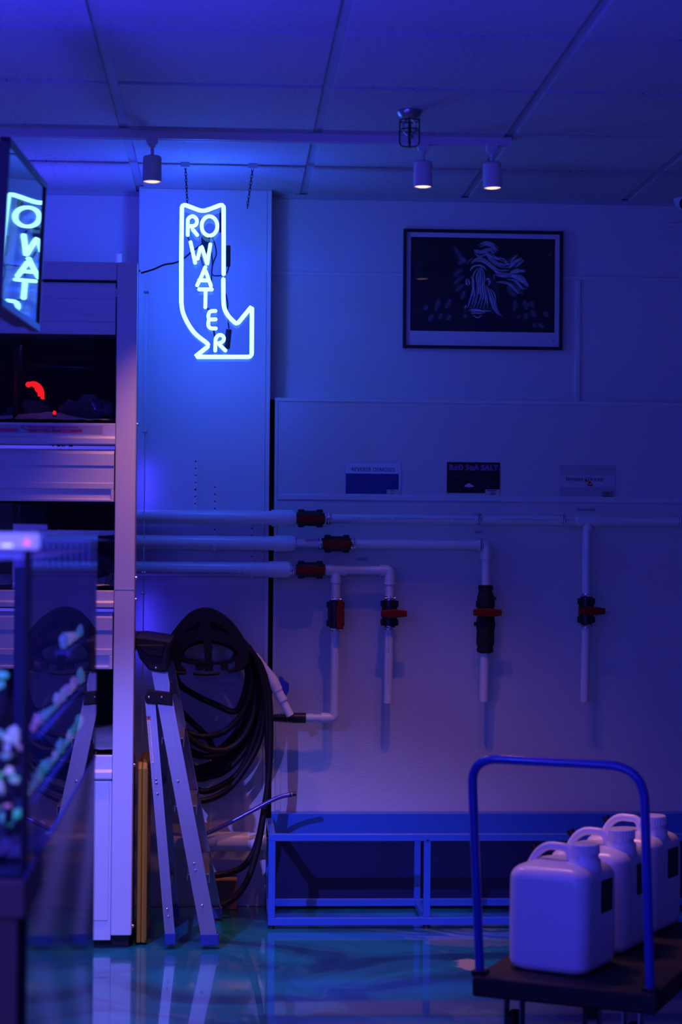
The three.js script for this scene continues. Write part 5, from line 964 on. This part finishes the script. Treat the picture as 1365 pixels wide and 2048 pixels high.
// ================================================================ PLATFORM CART AND JUGS
{
  const YD = 0.20, A = SY(946, 1955, YD), B = SY(1312, 1992, YD);
  const yaw = Math.atan2(B.z - A.z, B.x - A.x), w = A.distanceTo(B), L = 0.98;
  const e = V(Math.cos(yaw), 0, Math.sin(yaw)), bk = V(Math.sin(yaw), 0, -Math.cos(yaw));
  const o = V((A.x + B.x) / 2, 0, (A.z + B.z) / 2).addScaledVector(bk, L / 2);
  const t = thing('platform_cart', 'platform cart with a dark wooden deck and a blue tubular push handle', 'cart');
  t.position.copy(o); t.rotation.y = -yaw;
  const loc = p => { const d = p.clone().sub(o); return V(d.dot(e), p.y, -d.dot(bk)); };
  part('deck', bx(-w / 2 + 0.01, w / 2 - 0.01, YD - 0.045, YD, -L / 2 + 0.01, L / 2 - 0.01, 0.004, 2), M.wood, t);
  part('bumper', slab([[-w / 2, -L / 2], [w / 2, -L / 2], [w / 2, L / 2], [-w / 2, L / 2]], 0, 0.052, 0.006, [[[-w / 2 + 0.0098, -L / 2 + 0.0098], [w / 2 - 0.0098, -L / 2 + 0.0098], [w / 2 - 0.0098, L / 2 - 0.0098], [-w / 2 + 0.0098, L / 2 - 0.0098]]]).rotateX(-Math.PI / 2).translate(0, YD - 0.050, 0), M.rubber, t, 'black rubber edge');
  const hl = loc(SY(963, 1948, YD)), hr = loc(SY(1301, 1984, YD)); const zb = (hl.z + hr.z) / 2;
  hl.z = hr.z = Math.min(zb, L / 2 - 0.025); hl.y = hr.y = YD - 0.03;
  const tl = V(hl.x, 0.79, hl.z + 0.088), tr = V(hr.x, 0.79, hr.z + 0.088);
  part('handle', tube(rounded([hl, tl, tr, hr], [0, 0.075, 0.095, 0], 12), 0.0125, 18, 0.012), M.cartBlue, t, 'blue tubular push handle');
  for (const p of [hl, hr]) part('socket', bx(p.x - 0.02, p.x + 0.02, YD - 0.004, YD + 0.014, p.z - 0.02, p.z + 0.02, 0.004), M.black, t);
  for (const sx of [-1, 1]) for (const sz of [-1, 1]) {
    const x = sx * (w / 2 - 0.085), z = sz * (L / 2 - 0.10);
    const f = part('caster', merge([bx(x - 0.035, x + 0.035, YD - 0.052, YD - 0.046, z - 0.04, z + 0.04, 0.002), bx(x - 0.024, x - 0.020, 0.04, YD - 0.05, z - 0.022, z + 0.022, 0.001), bx(x + 0.020, x + 0.024, 0.04, YD - 0.05, z - 0.022, z + 0.022, 0.001), rod(V(x - 0.027, 0.0515, z), V(x + 0.027, 0.0515, z), 0.006, 0.006, 10)]), M.steel, t);
    part('wheel', lathe([[0.0001, -0.015], [0.018, -0.016], [0.02, -0.012], [0.046, -0.012], [0.051, -0.006], [0.051, 0.006], [0.046, 0.012], [0.02, 0.012], [0.018, 0.016], [0.0001, 0.015]], V(x, 0.0515, z), V(1, 0, 0), 28), M.rubber, f);
  }
  // jug in its own coordinates: base at y = 0
  const ring = (y, hw, hd, r, n = 8) => { const o = []; for (const [sx, sz, a0] of [[1, 1, 0], [-1, 1, Math.PI / 2], [-1, -1, Math.PI], [1, -1, Math.PI * 1.5]]) for (let i = 0; i <= n; i++) { const a = a0 + i / n * Math.PI / 2; o.push(V(sx * (hw - r) + r * Math.cos(a), y, sz * (hd - r) + r * Math.sin(a))); } return o; };
  const loft = rings => { const n = rings[0].length, pos = [], idx = [], cap = (c, base, up) => { pos.push(c.x, c.y, c.z); const k = pos.length / 3 - 1; for (let i = 0; i < n; i++) { const j = (i + 1) % n; up ? idx.push(k, base + j, base + i) : idx.push(k, base + i, base + j); } };
    rings.forEach(r => r.forEach(p => pos.push(p.x, p.y, p.z))); for (let k = 0; k < rings.length - 1; k++) for (let i = 0; i < n; i++) { const j = (i + 1) % n, a = k * n + i, b = k * n + j, c = a + n, d = b + n; idx.push(a, c, b, b, c, d); }
    cap(V(0, rings[0][0].y, 0), 0, false); cap(V(0, rings[rings.length - 1][0].y, 0), (rings.length - 1) * n, true);
    const g = new THREE.BufferGeometry(); g.setAttribute('position', new THREE.Float32BufferAttribute(pos, 3)); g.setIndex(idx); g.computeVertexNormals(); return metreUV(g); };
  const j = thing('water_jug', 'white plastic water jug standing frontmost on the cart', 'jug', 'white plastic jugs on the cart');
  const hw = 0.117, hd = 0.122, r = 0.042, R = [];
  for (const [y, k] of [[0, 0.030], [0.002, 0.020], [0.007, 0.010], [0.015, 0.004], [0.026, 0], [0.12, -0.001], [0.245, 0], [0.258, 0.002], [0.270, 0.008], [0.279, 0.018], [0.284, 0.030], [0.288, 0.045], [0.290, 0.06]]) R.push(ring(y, hw - k, hd - k, Math.max(0.012, r - k * 0.35)));
  part('body', loft(R), M.jug, j);
  part('handle', tube(rounded([V(-0.098, 0.262, 0.01), V(-0.074, 0.308, 0.0), V(-0.045, 0.327, 0), V(0.008, 0.326, 0), V(0.021, 0.315, 0), V(0.027, 0.27, 0)], 0.022, 8), 0.0115, 16, 0.006), M.jug, j);
  part('neck', lathe([[0.044, 0.27], [0.042, 0.30], [0.036, 0.304], [0.035, 0.316]], V(0.068, 0, 0.004)), M.jug, j);
  const ribs = []; for (let i = 0; i < 28; i++) { const a = i / 28 * Math.PI * 2; ribs.push(rod(V(0.068 + 0.0385 * Math.cos(a), 0.316, 0.004 + 0.0385 * Math.sin(a)), V(0.068 + 0.0375 * Math.cos(a), 0.338, 0.004 + 0.0375 * Math.sin(a)), 0.0016, 0.0016, 5)); }
  part('cap', merge([lathe([[0.0385, 0.314], [0.0388, 0.316], [0.0378, 0.338], [0.034, 0.342], [0.0001, 0.342]], V(0.068, 0, 0.004), YUP(), 32), ...ribs]), M.jugCap, j, 'screw cap');
  part('vent_plug', merge([rod(V(-0.094, 0.283, -0.045), V(-0.104, 0.306, -0.045), 0.010, 0.010, 14), rod(V(-0.104, 0.306, -0.045), V(-0.109, 0.318, -0.045), 0.013, 0.012, 14)]), M.black, j, 'black vent plug');
  { const cv = document.createElement('canvas'); cv.width = 128; cv.height = 176; const g = cv.getContext('2d'); g.fillStyle = '#0a0a0e'; g.fillRect(0, 0, 128, 176); g.fillStyle = '#2c3a66'; for (const [x, y, w2, h2] of [[60, 20, 40, 5], [20, 52, 60, 3], [90, 60, 26, 16], [16, 84, 70, 4], [20, 100, 36, 4], [16, 120, 44, 3], [84, 90, 8, 30], [20, 146, 62, 4]]) g.fillRect(x, y, w2, h2); const tx = new THREE.CanvasTexture(cv); tx.colorSpace = THREE.SRGBColorSpace;
    part('label', new THREE.PlaneGeometry(0.082, 0.088).rotateY(Math.PI / 2).translate(hw + 0.0012, 0.200, -0.030), new THREE.MeshStandardMaterial({ map: tx, roughness: 0.4 }), j, 'black square label'); }
  const names = ['', 'white plastic water jug standing second on the cart, between the other two', 'white plastic water jug standing farthest back on the cart, by the wall'];
  for (let i = 0; i < 3; i++) { const c = i ? copy(j, 'water_jug', names[i]) : j; c.position.set(0.927 + 0.153 * i, YD, -5.362 - 0.268 * i); c.rotation.y = -0.576 + [0, 0.02, -0.03][i]; }
}
function YUP() { return new THREE.Vector3(0, 1, 0); }
scene.traverse(o => { if (o.isMesh) { o.castShadow = true; o.receiveShadow = true; } });
renderer.render(scene, camera);
